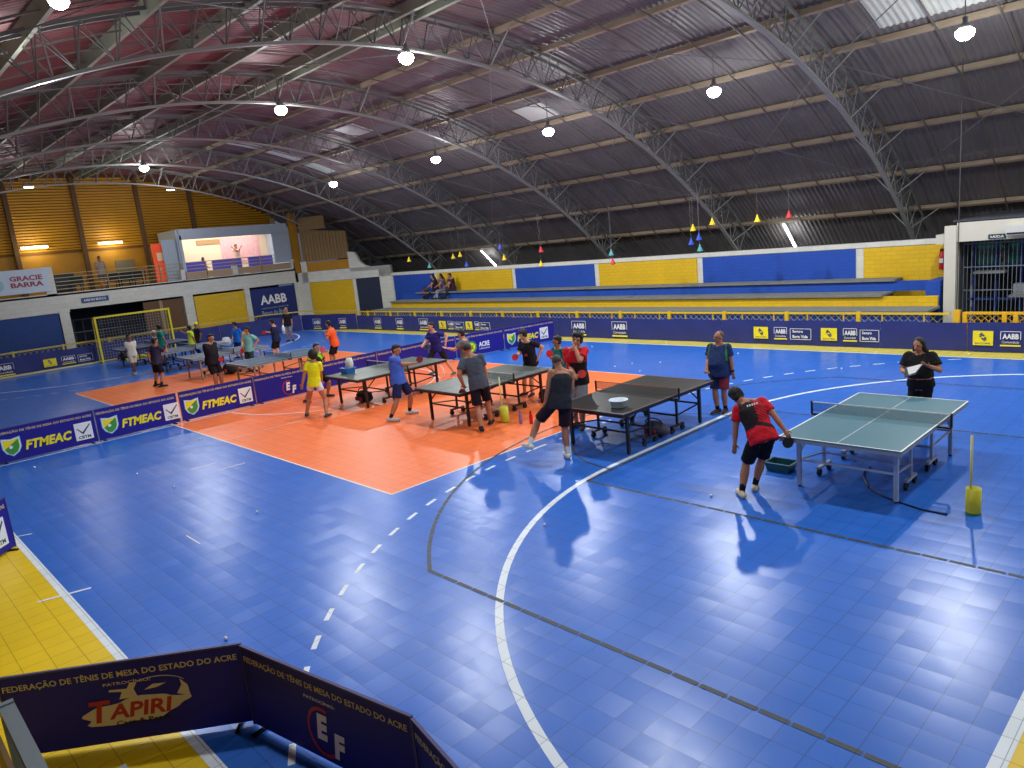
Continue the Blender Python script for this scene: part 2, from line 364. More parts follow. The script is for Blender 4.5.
# arched trusses
ORD = ['nearest', 'second', 'third', 'fourth', 'fifth', 'sixth', 'farthest']
PY = [-14.65, -13.3, -11.6, -9.9, -8.6, -7.24, -5.35, -3.4, -1.68, .1, .55, 2.85, 4.5, 6.45, 8.2, 9.9, 11.6, 13.3, 14.65]
for i, X in enumerate((3, -3, -9, -15, -21, -27, -33)):
    t = thing('roof_truss', (X, 0, rz(0, RL)), 'arched grey lattice roof truss, %s of the row counted from the camera end' % ORD[i], 'roof truss', 'arched trusses carrying the roof')
    A = [-.745 + 1.49 * k / 48 for k in range(49)]
    P = lambda a, R, dx=0: (X + dx, R * sin(a), ZC + R * cos(a))
    lo = G(); up = G(); web = G(); br = G()
    for a, b in zip(A, A[1:]):
        lo.beam(P(a, RL), P(b, RL), .12, .055)
        for s in (-.16, .16): up.beam(P(a, RU - .12, s), P(b, RU - .12, s), .06, .06)
    for k in range(48):
        a, b = A[k], A[k + 1]; m = (a + b) / 2
        for s in (-.16, .16):
            web.cyl(P(a, RL), P(m, RU - .12, s), .014, n=5, cap=False); web.cyl(P(m, RU - .12, s), P(b, RL), .014, n=5, cap=False)
    for y in PY:
        a = math.asin(y / RU)
        if y == .55: continue
        for s in (-1, 1): part('knee_brace', G().cyl(P(a, RL), P(a, RU - .02, s * .75), .016, n=5), M_TRUSS, t)
    part('lower_chord', lo, M_TRUSS, t); part('upper_chord', up, M_WEB, t); part('web_bracing', web, M_WEB, t)
# purlins
names = {9: 'one of the twin purlins at the ridge, nearer the camera', 10: 'other of the twin purlins at the ridge, towards the far wall'}
for i, y in enumerate(PY):
    a = math.asin(y / RU); c = (0, (RU - .05) * sin(a), ZC + (RU - .05) * cos(a)); g = G()
    g.beam((XR0 + .2, c[1], c[2]), (XR1 - .2, c[1], c[2]), .09, .13, up=(0, sin(a), cos(a)))
    if -8 < y < 1: g = G().beam((XR0 + .2, c[1], c[2] - .05), (XR1 - .2, c[1], c[2] - .05), .10, .24, up=(0, sin(a), cos(a)))
    if i in names: l = 'long tan steel purlin, ' + names[i]
    else: l = 'long tan steel roof purlin, number %s from the ridge on the %s slope' % (['one', 'two', 'three', 'four', 'five', 'six', 'seven', 'eight', 'nine'][(9 - i if y < 0 else i - 10) - 1], 'near' if y < 0 else 'far')
    solo('roof_purlin', g, M_PURLIN if y > 1 else M_PURLG, (-14, c[1], c[2]), l, 'purlin', 'purlins under the roof sheets')
# secondary ribs under the sheets and wind-bracing rods, one lattice each per bay
for b, X in enumerate((3, -3, -9, -15, -21, -27)):
    for iq, q in enumerate((1.2, 2.4, 3.6, 4.8)):
        g = G()
        for k in range(30):
            a, a2 = -.74 + .05 * k, -.69 + .05 * k
            R = RU - .13; g.beam((X - q, R * sin(a), ZC + R * cos(a)), (X - q, R * sin(a2), ZC + R * cos(a2)), .03, .03)
        solo('roof_tie_bar', g, M_TIE, (X - q, 0, rz(0, RU - .13)), 'thin curved tie bar %s of roof bay %s counted from the camera end' % (['one', 'two', 'three', 'four'][iq], ['one', 'two', 'three', 'four', 'five', 'six'][b]), 'roof tie bar', 'tie bars between the trusses')
    g = G()
    for y0, y1 in ((2.85, 8.2), (8.2, 13.3), (-3.4, 2.85), (-9.9, -3.4)):
        for xa, xb in ((X - .1, X - 5.9), (X - 5.9, X - .1)):
            g.cyl((xa, y0, rz(y0, RU) - .28), (xb, y1, rz(y1, RU) - .28), .012, n=5)
    solo('wind_brace', g, M_ROD, (X - 3, 0, rz(0, RU) - .3), 'crossed thin steel wind bracing rods in roof bay %s from the camera end' % ['one', 'two', 'three', 'four', 'five', 'six'][b], 'wind bracing', 'wind bracing of the roof')
# pale translucent sheets
M_PALE = mat('translucent_and_lamplit_sheet', (196, 200, 196), .5, var=.2, vscale=2)
for x0, x1, y0, y1, l in ((-12.75, -11.45, 7.15, 8.0, 'pale translucent roof sheet beside the lit lamp over the table rows'), (-25.7, -25.0, 3.2, 4.7, 'first of three pale roof sheets in a line near the gold gable'), (-25.8, -25.1, 4.9, 6.3, 'middle of three pale roof sheets in a line near the gold gable'), (-26.0, -25.2, 6.8, 7.9, 'lowest of three pale roof sheets in a line near the gold gable'), (-20.2, -18.9, 5.0, 5.9, 'pale roof sheet between the third and fourth purlins over the far tables')):
    g = G(); k = 6
    for i in range(k):
        ya, yb = y0 + (y1 - y0) * i / k, y0 + (y1 - y0) * (i + 1) / k; R = RU + .03
        g.add([(x0, ya, rz(ya, R)), (x1, ya, rz(ya, R)), (x1, yb, rz(yb, R)), (x0, yb, rz(yb, R)), (x0, ya, rz(ya, R) + .02), (x1, ya, rz(ya, R) + .02), (x1, yb, rz(yb, R) + .02), (x0, yb, rz(yb, R) + .02)], [(0, 3, 2, 1), (4, 5, 6, 7), (0, 1, 5, 4), (2, 3, 7, 6), (1, 2, 6, 5), (3, 0, 4, 7)])
    solo('pale_roof_sheet', g, M_PALE, ((x0 + x1) / 2, y0, rz(y0, RU)), l, 'skylight', 'pale roof sheets')

g = G(); n_ = 84; vs = []  # added pale sheet: the lamp's light on the roof is put into its colour
for i in range(n_ + 1):
    x = -1.7 + 2.9 * i / n_
    for j in range(5):
        y = 6.6 + 1.35 * j / 4; vs.append((x, y, rz(y, RU + .045) + (.012 if i % 4 in (0, 1) else -.012)))
vs += [(a, b, c + .01) for a, b, c in vs]; m_ = (n_ + 1) * 5
q_ = [(i * 5 + j, i * 5 + j + 1, (i + 1) * 5 + j + 1, (i + 1) * 5 + j) for i in range(n_) for j in range(4)]
g.add(vs, q_ + [tuple(m_ + e for e in f_[::-1]) for f_ in q_])
solo('pale_roof_sheet', g, M_PALE, (-.75, 6.6, rz(6.6, RU)), 'added pale corrugated sheet showing the lamp-lit roof at the upper right', 'skylight')

# lamps
M_LENS = mat('lamp_lens', (255, 255, 255), .3, emit=26, lightcol=(1, .99, .97)); M_HOUS = mat('lamp_housing', (150, 152, 156), .4, .6)
LAMPS = [(3, .1, 1), (-3, .1, 1), (-8.97, .15, 1), (-14.9, .1, 1), (-20.8, .1, 0), (-26.6, .1, 1), (5.8, 6.75, 1), (.3, 6.76, 1), (-5.17, 6.7, 1), (-10.84, 6.7, 1), (-16.47, 6.75, 1), (-23.65, 6.75, 1), (-3.1, -6.9, .55), (-9.5, -6.9, .6), (3, -6.9, .3)]
LL = {(-8.97, .15): 'round high-bay lamp hanging under the ridge above the black tables', (-14.9, .1): 'round high-bay lamp under the ridge, second from the left end of its row', (-26.6, .1): 'round high-bay lamp nearest the gold gable', (.3, 6.76): 'big bright lamp at the upper right corner of the view', (-5.17, 6.7): 'bright lamp of the far row between the two right-hand trusses', (-10.84, 6.7): 'bright lamp beside the pale roof sheet', (-16.47, 6.75): 'bright lamp of the far row over the long barrier', (-23.65, 6.75): 'farthest bright lamp of the far row, by the lattice truss end', (-3.1, -6.9): 'tilted lamp at the upper left corner of the view'}
for x, y, pw in LAMPS:
    z = rz(y, 21.3)
    if (x, y) == (-3.1, -6.9): x, y, z = -3.1, -8.3, 6.2
    lab = LL.get((x, y)) or LL.get((x, -6.9))
    if pw == 0: continue
    if lab:
        t = thing('high_bay_lamp', (x, y, z), lab, 'lamp', 'high-bay lamps')
        ks = .5 if x == -3.1 else 1
        part('lens', G().lathe((x, y, z), [(a_ * ks * .8, b_ * ks * .8) for a_, b_ in [(0, -.17), (.10, -.15), (.18, -.09), (.22, 0), (.20, .07), (.12, .12), (0, .121)]], 20), M_LENS, t, True)
        part('housing', G().lathe((x, y, z), [(.11, .07), (.12, .11), (.09, .18), (.05, .2), (.05, .3), (0, .3)], 20), M_HOUS, t, True)
        h = G()
        zt = rz(y, RU) - .1
        h.cyl((x, y, z + .29), (x, y, zt), .012, n=6); part('hanger', h, M_ROD, t)
    for kind, e in (('SPOT', LAMP_W), ('POINT', LAMP_UP)):
        ld = bpy.data.lights.new('lamp_light', kind); ld.energy = e * pw; ld.color = (.97, 1, 1); ld.shadow_soft_size = .12
        if kind == 'SPOT': ld.spot_size = rad(165); ld.spot_blend = .5
        lo = bpy.data.objects.new('lamp_light', ld); COL.objects.link(lo)
        if lab: lo.parent = t; lo.location = (0, 0, -.22)
        else: lo.location = (x, y, z - .1)
M_TUBE = mat('fluorescent_tube', (255, 255, 255), .3, emit=14, lightcol=(1, 1, .95))
for x, lab in ((-7.26, 'fluorescent tube on the far slope above the blue wall panel'), (-23.35, 'fluorescent tube on the far slope above the three sitting spectators')):
    p, q = V((x, 14.62, rz(14.62, RU) - .2)), V((x - .03, 15.6, rz(15.6, RU) - .2))
    t = thing('tube_light', p, lab, 'tube light', 'tube lights on the far slope')
    part('tube', G().cyl(p, q, .035, n=10), M_TUBE, t, True); part('batten', G().beam(p + Z * .06, q + Z * .06, .12, .04), M_HOUS, t)
    ld = bpy.data.lights.new('tube_glow', 'POINT'); ld.energy = TUBE_W; ld.shadow_soft_size = .2
    lo = bpy.data.objects.new('tube_glow', ld); COL.objects.link(lo); lo.parent = t; lo.location = (0, .35, -.45)
for x, y, z, lab in ((-29.1, -3.47, 7.5, 'small tilted floodlight on the truss above the gold gable, left one'), (-31.7, 2.8, 7.55, 'small floodlight on a bracket above the gold gable, right one')):
    t = thing('floodlight', (x, y, z), lab, 'floodlight', 'small floodlights by the gable')
    part('lens', G().box((x + .05, y, z - .02), (.12, .3, .03)), M_TUBE, t); part('bracket', G().box((x, y, z + .03), (.2, .34, .06)).cyl((x, y, z + .05), (x, y, rz(y, RL) - .02 if z < rz(y, RL) - .1 else z + .5), .015, n=6), M_ROD, t)
    ld = bpy.data.lights.new('flood_glow', 'POINT'); ld.energy = 90; ld.shadow_soft_size = .15
    lo = bpy.data.objects.new('flood_glow', ld); COL.objects.link(lo); lo.parent = t; lo.location = (-.1, 0, -.25)

# ---------------------------------------------------------------- setting: walls
# far wall behind the stands
YB = 12.2; g = G(); pan = G()
g.b2((-28.1, YB, 0), (-.8, YB + .25, 2.50)); g.b2((-28.1, YB - .03, 2.42), (-1.1, YB + .3, 2.56))
J = [-28.0, -24.23, -18.62, -13.86, -9.18, -3.75, -1.25]
w_far = struct('wall_far', g, M_WALLW)
for k, (a, b) in enumerate(zip(J, J[1:])):
    q = G().b2((a + .12, YB - .04, .05), (b - .12, YB + .01, 2.40)); o = put('painted_panel', q.mesh('painted_panel'), M_WALLB if k % 2 == 0 else M_WALLY, w_far)
# stands (three concrete tiers)
st = thing('grandstand', (-14, 10, 0), 'long stepped grandstand with blue and yellow risers along the far wall', 'grandstand')
part('tread', G().b2((-26.9, 9.85, .80), (-1.2, 10.85, .86)), M_CONC, st)
part('tread', G().b2((-26.4, 10.72, 1.13), (-2.6, 11.65, 1.19)), M_CONC, st)
part('tread', G().b2((-25.2, 11.52, 1.47), (-2.55, YB - .05, 1.53)), M_CONC, st)
part('riser', G().b2((-26.9, 9.95, 0), (-1.2, 10.05, .8)), M_WALLB, st)
part('riser', G().b2((-26.4, 10.80, .80), (-1.25, 10.9, 1.13)), M_WALLY, st)
part('riser', G().b2((-26.4, 11.60, 1.19), (-1.25, 11.7, 1.47)), M_WALLB, st)
part('end_wall', G().b2((-1.6, 11.0, 0), (-1.25, YB - .05, 1.5)), M_WALLB, st)
# right column, lintel and glazed lobby behind
g = G(); g.b2((-1.13, 10.85, 0), (-.86, 11.15, 2.92)); g.b2((-.86, 10.9, 2.50), (9, 11.1, 2.98)); g.b2((-1.4, 11.1, 2.45), (-1.1, YB + .2, 2.70)); struct('wall_right_front', g, mat('cream_painted_render', (196, 192, 180), .7, var=.06))
g = G(); g.b2((-1, 15, 0), (9, 15.1, 3)); g.b2((-.95, 11.2, 0), (-.85, 15, 3)); g.b2((-1, 11.1, 3.0), (9, 15, 3.05)); struct('wall_lobby', g, M_NIGHT)
f = G()
for x in (-.7, -.2, .35, .9, 1.5): f.b2((x - .03, 11.9, 0), (x + .03, 11.96, 2.5))
for z in (2.5, 1.75, .9): f.b2((-.9, 11.9, z - .03), (4, 11.95, z + .03))
wn = G().b2((-.65, 11.96, 1.8), (.3, 12.0, 2.45)).b2((.95, 11.96, 1.8), (2.6, 12.0, 2.45))
w1 = struct('window_1', f, M_BMET)
q = G()
for i in range(38): q.b2((-.8 + i * .09, 11.3, 0), (-.79 + i * .09, 11.31, 2.5))
for z in (.6, 1.2, 1.8, 2.4): q.b2((-.8, 11.295, z), (2.6, 11.315, z + .02))
solo('security_grille', q, mat('grille_grey', (110, 118, 130), .5), (.9, 11.3, 0), 'thin grey security grille across the lobby at the right edge', 'grille')
put('pane', wn.mesh('pane'), M_TEAL, w1)
solo('lobby_shelf', G().b2((-.6, 11.4, 1.62), (.1, 11.8, 1.68)).b2((.2, 11.4, 1.0), (1.6, 11.85, 1.05)), M_CONC, (.3, 11.6, 1.0), 'pale shelf boards inside the glazed lobby at the right edge', 'shelf')
solo('carton', G().b2((.28, 11.45, 1.05), (.62, 11.75, 1.33)), mat('carton_grey', (126, 130, 136), .7), (.45, 11.6, 1.05), 'pale carton standing on the lobby shelf at the right edge', 'box')
g = G()
for i in range(7): g.limb([(.05 + .05 * sin(i * 2), 11.6 + .05 * cos(i), 2.35 - .1 * i)], [.07 + .02 * (i % 2)])
solo('hanging_bag', g, mat('dark_bag', (44, 42, 48), .7), (.05, 11.6, 1.7), 'dark bundle hanging inside the lobby below the exit sign', 'bag', smooth=True)
# exit sign + air conditioner
t = thing('exit_sign', (-.35 + .35, 10.88, 2.58), 'small dark green exit sign on the white lintel at right', 'sign')
part('plate', G().b2((-.16, 10.87, 2.53), (.22, 10.9, 2.64)), mat('sign_green', (16, 50, 44), .5), t)
part('lettering', text(G(), 'SAÍDA', (0, 10.87, 2.55), (1, 0, 0), (0, 0, 1), (0, -1, 0), -.12, 0, .3, .07), M_WHITE, t)
t = thing('air_conditioner', (.55, 10.8, 2.5), 'white wall air conditioner at the right end of the lintel', 'air conditioner')
part('casing', G().b2((.25, 10.68, 2.60), (1.2, 10.9, 2.82)), mat('ac_white', (190, 192, 190), .5), t); part('vent', G().b2((.27, 10.665, 2.62), (1.18, 10.68, 2.66)), M_DARK, t)
# fire extinguisher
t = thing('fire_extinguisher', (-1.42, 12.0, 1.68), 'red fire extinguisher hanging on the yellow wall panel by the white column', 'fire extinguisher')
part('cylinder', G().lathe((-1.5, 12.06, 1.72), [(0, 0), (.085, 0), (.09, .02), (.09, .4), (.06, .47), (.03, .5), (0, .5)], 16), mat('extinguisher_red', (196, 24, 26), .35), t, True)
part('valve', G().b2((-1.56, 12.03, 2.2), (-1.44, 12.08, 2.28)).tube([(-1.44, 12.04, 2.25), (-1.36, 12.02, 2.15), (-1.38, 12.02, 1.9)], .012), M_BLACK, t)
part('sign_plate', G().b2((-1.56, 11.955, 1.9), (-1.46, 11.965, 2.02)), M_WHITE, t)

# left end wall (x = -33.5) with mezzanine
XL = -33.5; g = G(); U = (0, 1, 0); NX = (1, 0, 0)
def lw(y0, z0, y1, z1, d0=-.25, d1=0.0): g.b2((XL + d0, y0, z0), (XL + d1, y1, z1))
lw(-15, 2.5, 9.6, 3.28); lw(-15, 2.38, -2, 2.5, -.25, .02)
lw(-2.45, 0, -2.05, 2.5, -.25, .05); lw(3.15, 0, 3.62, 2.5); lw(6.35, 0, 6.65, 2.5); lw(9.3, 0, 9.6, 2.5); lw(-15, 0, -6, .1)
lw(9.45, 2.5, 9.6, 3.6); lw(-2.75, 3.2, -2.35, 4.5, -.2, 0); lw(5.95, 3.25, 6.2, 3.75, -.2, 0)
lw(3.25, 3.25, 3.45, 3.8); lw(9.3, 3.25, 9.6, 3.8)
struct('wall_left', g, M_WALLW)
g = G().b2((-36.95, -15, 0), (-36.85, 10, 3.2)); g.b2((-36.9, 3.2, 0), (-33.6, 3.25, 2.45)); struct('wall_left_back', g, M_NIGHT)
g = G().b2((-37, -15, 3.16), (-33.5, 10, 3.24)); struct('floor_mezzanine', g, M_CONC)
def panel(name, y0, z0, y1, z1, m, label, cat, x=XL, t=.06):
    return solo(name, G().b2((x - t, y0, z0), (x + .02, y1, z1)), m, (x, (y0 + y1) / 2, z0), label, cat)
panel('blue_screen', -15, .1, -2.5, 2.4, mat('blue_tarpaulin', (16, 58, 126), .6, var=.15, bump=.5, bscale=4), 'wide blue tarpaulin wall under the mezzanine at the left edge', 'tarpaulin')
panel('yellow_wall_panel', 3.66, .1, 6.32, 2.4, M_WALLY, 'large yellow painted panel left of the big club sign', 'wall panel')
solo('small_notice', text(G(), '★ AABB ★', (XL + .03, 5.1, 2.05), U, Z, NX, 0, 0, .85, .2), mat('notice_cream', (196, 180, 110), .6), (XL + .03, 5.1, 2.05), 'small cream lettering high on the yellow panel', 'lettering')
t = thing('club_sign', (XL, 7.95, .8), 'dark blue sign reading AABB in big white letters on the end wall', 'sign')
part('board', G().b2((XL - .05, 6.68, .1), (XL + .03, 9.28, 2.38)), M_DKBLUE, t)
part('lettering', text(G(), 'AABB', (XL + .032, 7.15, 1.5), U, Z, NX, 0, 0, 1.55, .5, bold=.03), M_WHITE, t)
part('small_lettering', text(text(G(), 'ASSOCIAÇÃO ATLÉTICA', (XL + .032, 7.15, 1.24), U, Z, NX, 0, 0, 1.6, .1), 'Banco do Brasil', (XL + .032, 7.15, .92), U, Z, NX, 0, 0, 1.5, .24), mat('pale_blue_print', (150, 170, 200), .5), t)
# doorway between
g = G().b2((-36.9, -1.95, 0), (-36.8, 3.2, 2.45)); 
solo('equipment_shelving', (lambda q: [q.b2((-35.2, y - .02, 0), (-35.16, y + .02, 1.9)) for y in (-1.6, -1.2, -.8, -.4, .4)] and [q.b2((-35.3, -1.7, z), (-34.9, .5, z + .04)) for z in (.7, 1.3, 1.9)] and q)(G()), mat('shelf_grey', (82, 86, 96), .6), (-35.1, -.6, 0), 'grey shelving in the dark bay under the mezzanine behind the goal', 'shelving')
t = thing('wooden_door', (XL - .1, 2.3, 0), 'brown sliding door standing half open left of the yellow panel', 'door')
part('leaf', G().b2((XL - .16, 1.2, 0), (XL - .1, 3.1, 2.4)), M_BROWN, t); part('rail', G().b2((XL - .1, 1.95, 0), (XL - .06, 2.1, 2.4)), mat('light_wood_rail', (150, 128, 100), .6), t)
# lower small sign on the band
t = thing('band_sign', (XL, -1.5, 2.7), 'small blue sign with white lettering on the white mezzanine band', 'sign')
part('plate', G().b2((XL, -1.45, 2.72), (XL + .03, -.28, 2.95)), mat('sign_blue', (40, 74, 130), .5), t)
part('lettering', text(G(), 'AABB RIO BRANCO', (XL + .03, -1.35, 2.78), U, Z, NX, 0, 0, .95, .11), M_WHITE, t)
# gable behind the mezzanine
XG = -36.7; g = G(); 
def gz_(y): return rz(y, 21.35) - .0
ys = [-15 + .5 * i for i in range(51)]
vs = []; 
for y in ys: vs += [(XG, y, 3.2), (XG, y, 5.25), (XG, y, 5.28), (XG, y, max(5.4, gz_(y) + .9))]
g.k = 0
for i in range(50):
    o = i * 4; g.add([vs[o], vs[o + 4], vs[o + 5], vs[o + 1]], [(0, 1, 2, 3)])
g.k = 1
for i in range(50):
    y0, y1 = ys[i], ys[i + 1]; zt = min(rz(y0, RU), rz(y1, RU)) + .2; z = 5.3
    g.poly([(XG, y0, 5.25), (XG, y1, 5.25), (XG, y1, zt), (XG, y0, zt)])
struct('wall_gable', g, [M_GOLD, M_SLATGAP])
k = 0
for z in [5.35 + .14 * i for i in range(24)]:
    k += 1
g = G()
for z in [5.32 + .135 * i for i in range(26)]:
    d = RU * RU - (z + .1 - ZC) ** 2
    if d <= 0: break
    yy = min(15, sqrt(d)); g.beam((XG + .05, -yy, z), (XG + .05, min(yy, 10.3), z), .03, .10, up=(.35, 0, 1))
solo('louvre_cladding', g, M_SLAT, (XG + .05, 0, 5.3), 'ochre horizontal slats filling the upper gable', 'cladding')
for y, l in ((-3.0, 'at the left edge'), (-.1, 'between the two lit tubes'), (2.8, 'left of the orange banner'), (5.5, 'behind the lit room')):
    solo('gable_post', G().b2((XG + .08, y - .1, 3.24), (XG + .25, y + .1, rz(y, RU) - .1)), M_BROWN, (XG + .15, y, 3.24), 'dark brown gable post %s' % l, 'post', 'posts of the gable wall')
solo('gable_gap', G().b2((XG + .02, -15, 5.18), (XG + .07, 10, 5.3)), M_SLATGAP, (XG, 0, 5.18), 'brown horizontal rail below the gable slats', 'rail')
for p, l in (((-36.4, -2.25, 5.5), 'lit tube on the mezzanine wall above the white banner'), ((-36.4, 1.1, 5.48), 'lit tube on the mezzanine wall left of the orange banner')):
    t = thing('wall_tube_light', p, l, 'tube light', 'tube lights on the mezzanine wall')
    part('tube', G().cyl((p[0], p[1] - .55, p[2]), (p[0], p[1] + .55, p[2]), .04), mat('warm_tube', (255, 240, 170), .3, emit=9, lightcol=(1, .9, .55)), t, True)
    part('batten', G().b2((p[0] - .1, p[1] - .58, p[2] + .02), (p[0] - .03, p[1] + .58, p[2] + .09)), M_WHITE, t)
    ld = bpy.data.lights.new('tube_glow', 'POINT'); ld.energy = 42; ld.color = (1, .88, .6); ld.shadow_soft_size = .3
    lo = bpy.data.objects.new('tube_glow', ld); COL.objects.link(lo); lo.parent = t; lo.location = (.35, 0, -.1)
# doors / dark openings on the mezzanine back wall
solo('mezzanine_opening', G().b2((XG, -2.0, 3.3), (XG + .06, -.8, 4.15)), M_NIGHT, (XG, -1.4, 3.3), 'dark opening in the ochre wall behind the mezzanine rail', 'opening')
solo('grey_wall_patch', G().b2((XG, 1.2, 3.4), (XG + .07, 2.1, 4.6)), mat('patch_grey', (120, 112, 92), .7), (XG, 1.7, 3.4), 'grey patch of wall beside the orange banner', 'wall panel')
for y, l in ((-1.1, 'left'), (.5, 'middle'), (1.14, 'right'), (1.77, 'rightmost')):
    t = thing('stacking_chair', (-35.3, y, 3.24), 'dark stacked seats on the mezzanine, %s of the four' % l, 'seats', 'dark seats on the mezzanine')
    part('seat', G().b2((-35.6, y - .3, 3.55), (-35.1, y + .3, 3.65)), M_DARK, t); part('backrest', G().b2((-35.15, y - .3, 3.65), (-35.1, y + .3, 4.0)), M_DARK, t)
    q = G()
    for dx in (-.55, -.15):
        for dy in (-.25, .25): q.b2((-35 + dx - .02, y + dy - .02, 3.24), (-35 + dx + .02, y + dy + .02, 3.55))
    part('frame', q, M_DARK, t)
# mezzanine railing
t = thing('mezzanine_railing', (-33.65, 0, 3.28), 'pale metal railing along the mezzanine edge', 'railing')
q = G()
for z in (3.45, 3.62, 3.79, 3.96, 4.13): q.cyl((-33.62, -2.3, z), (-33.62, 9.4, z), .018, n=6)
part('rails', q, mat('railing_cream', (168, 160, 130), .5), t)
for y in (-.1, 1.5, 2.3, 3.3, 4.6, 6.1, 7.6): part('post', G().b2((-33.65, y - .025, 3.28), (-33.6, y + .025, 4.15)), mat('rail_post', (150, 120, 80), .6), t)
# white advertising banner
t = thing('sponsor_banner', (XL + .05, -4.5, 3.35), 'white banner with dark red lettering on the mezzanine edge', 'banner')
part('cloth', G().b2((XL, -8, 3.42), (XL + .04, -2.55, 4.47)), mat('banner_white', (190, 206, 220), .6), t)
part('lettering', text(text(G(), 'GRACIE', (XL + .042, -4.05, 3.98), U, Z, NX, 0, 0, 1.25, .22, bold=.035), 'BARRA', (XL + .042, -4.05, 3.70), U, Z, NX, 0, 0, 1.25, .22, bold=.035), mat('dark_red_print', (150, 40, 70), .5), t)
part('emblem', G().slab((XL + .04, -4.55, 3.85), U, Z, NX, [(.26 * cos(2 * pi * i / 16), .26 * sin(2 * pi * i / 16)) for i in range(16)], 0, .004), mat('pale_emblem', (150, 190, 200), .5), t)
# orange-red banner, corrugated sheet, lit room
t = thing('roll_banner', (-34.2, 2.5, 3.25), 'tall orange-red banner with white print on the mezzanine', 'banner')
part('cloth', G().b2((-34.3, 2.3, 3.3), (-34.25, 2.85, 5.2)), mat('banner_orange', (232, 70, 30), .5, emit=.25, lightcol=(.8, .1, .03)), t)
part('print', G().b2((-34.25, 2.5, 4.35), (-34.245, 2.8, 4.75)).b2((-34.25, 2.5, 3.9), (-34.245, 2.62, 4.0)), mat('banner_cream', (240, 220, 170), .5), t)
g = G()
for i in range(16): g.b2((-34.02 + (.02 if i % 2 else 0), 2.72 + i * .055, 3.28), (-34 + (.02 if i % 2 else 0), 2.775 + i * .055, 5.35))
solo('corrugated_sheet', g, M_GRAYBOX, (-34, 3.1, 3.28), 'pale grey corrugated sheet beside the orange banner', 'sheet')
# lit room: shell, interior, things
g = G(); rx = -33.62
g.b2((rx - .1, 3.5, 5.28), (rx + .02, 9.4, 5.80)); g.b2((rx - .1, 8.45, 3.68), (rx + .02, 9.4, 5.3)); g.b2((rx - .1, 3.45, 3.68), (rx + .02, 3.6, 5.5))
g.b2((-36.3, 3.45, 5.75), (rx, 9.4, 5.80)); g.b2((-36.3, 3.4, 3.25), (rx - .1, 3.5, 5.8)); g.b2((-36.3, 9.35, 3.25), (rx - .1, 9.45, 5.8))
struct('trim_room_shell', g, M_GRAYBOX)
M_CREAM = mat('lit_cream_wall', (240, 214, 180), .7, var=.03); 
g = G().b2((-36.3, 3.5, 3.25), (-36.2, 9.35, 5.75)); struct('wall_room_back', g, M_CREAM)
ld = bpy.data.lights.new('room_light', 'AREA'); ld.shape = 'RECTANGLE'; ld.size = 5; ld.size_y = 1.8; ld.energy = 150; ld.color = (1, .93, .84)
lo = bpy.data.objects.new('room_light', ld); COL.objects.link(lo); lo.location = (-35, 6.3, 5.7)
lo.rotation_euler = (0, 0, pi / 2)
solo('pink_mural', G().b2((-36.2, 6.6, 3.9), (-36.17, 8.9, 5.35)), mat('mural_pink', (232, 176, 176), .7, var=.25, vscale=5), (-36.2, 7.7, 3.9), 'pink patterned wall panel inside the lit upstairs room', 'wall panel')
solo('ceiling_banner', G().b2((-36.2, 5.3, 5.05), (-36.15, 6.6, 5.3)), mat('tan_banner', (176, 140, 96), .7), (-36.2, 5.9, 5.05), 'tan strip high on the cream wall of the lit room', 'banner')
for y0, y1, l in ((3.65, 4.85, 'left'), (5.2, 6.8, 'middle'), (7.2, 8.6, 'right')):
    solo('purple_pad', G().b2((-34.3, y0, 3.26), (-34.2, y1, 4.12)), mat('pad_purple', (104, 92, 214), .6), (-34.25, y0, 3.6), 'purple padded barrier in the lit room, %s one' % l, 'barrier', 'purple pads in the lit room')
g = G().b2((rx - .02, 3.55, 3.3), (rx + .02, 6.0, 3.62)).b2((rx - .02, 6.2, 3.3), (rx + .02, 9.3, 3.62))
solo('wooden_shelf_front', g, mat('pale_wood', (170, 146, 116), .6), (rx, 6.4, 3.3), 'pale wooden boards below the lit window', 'boards')

# chamfer wall in the far left corner
CA = V((-33.5, 9.6, 0)); CU = (V((-28.1, 12.2, 0)) - CA).normalized(); CN = V((CU.y, -CU.x, 0))
def ch(g, x0, z0, x1, z1, d0=-.2, d1=0): return g.slab(CA, CU, Z, CN, rect(x0, z0, x1, z1), d0, d1)
g = G(); ch(g, 0, 0, .3, 3.0); ch(g, .3, 0, .68, 3.6); ch(g, .3, 2.42, 6.0, 3.0); ch(g, 3.55, 0, 3.74, 2.5); ch(g, 5.25, 0, 6.0, 2.8); ch(g, 3.5, 3.0, 6, 2.8)
g.slab(CA, CU, Z, CN, [(3.45, 3.0), (4.9, 3.0), (6.0, 3.0), (6.0, 2.75), (5.6, 2.8), (4.9, 2.95), (4.4, 3.1), (4.1, 3.35), (4.0, 3.6), (3.85, 3.85), (3.45, 3.9)][:0] or [(3.45, 2.95), (4.9, 2.95), (4.4, 3.1), (4.1, 3.35), (4.0, 3.6), (3.85, 3.85), (3.45, 3.9)], -.2, 0)
struct('wall_corner', g, M_WALLW)
def chp(name, x0, z0, x1, z1, m, label, cat, d0=-.15, d1=-.03):
    p = CA + CU * (x0 + x1) / 2 + Z * z0; return solo(name, ch(G(), x0, z0, x1, z1, d0, d1), m, p, label, cat)
chp('yellow_wall_panel', .7, 0, 3.52, 2.4, M_WALLY, 'yellow painted panel beside the dark corner door', 'wall panel')
chp('corner_door', 3.76, 0, 5.22, 2.4, mat('door_dark', (30, 40, 66), .6), 'dark blue double door in the far left corner', 'door')
chp('ochre_strip', .45, 3.02, 3.45, 3.52, M_GOLD, 'ochre strip below the brown cladding in the far corner', 'cladding')
g = G()
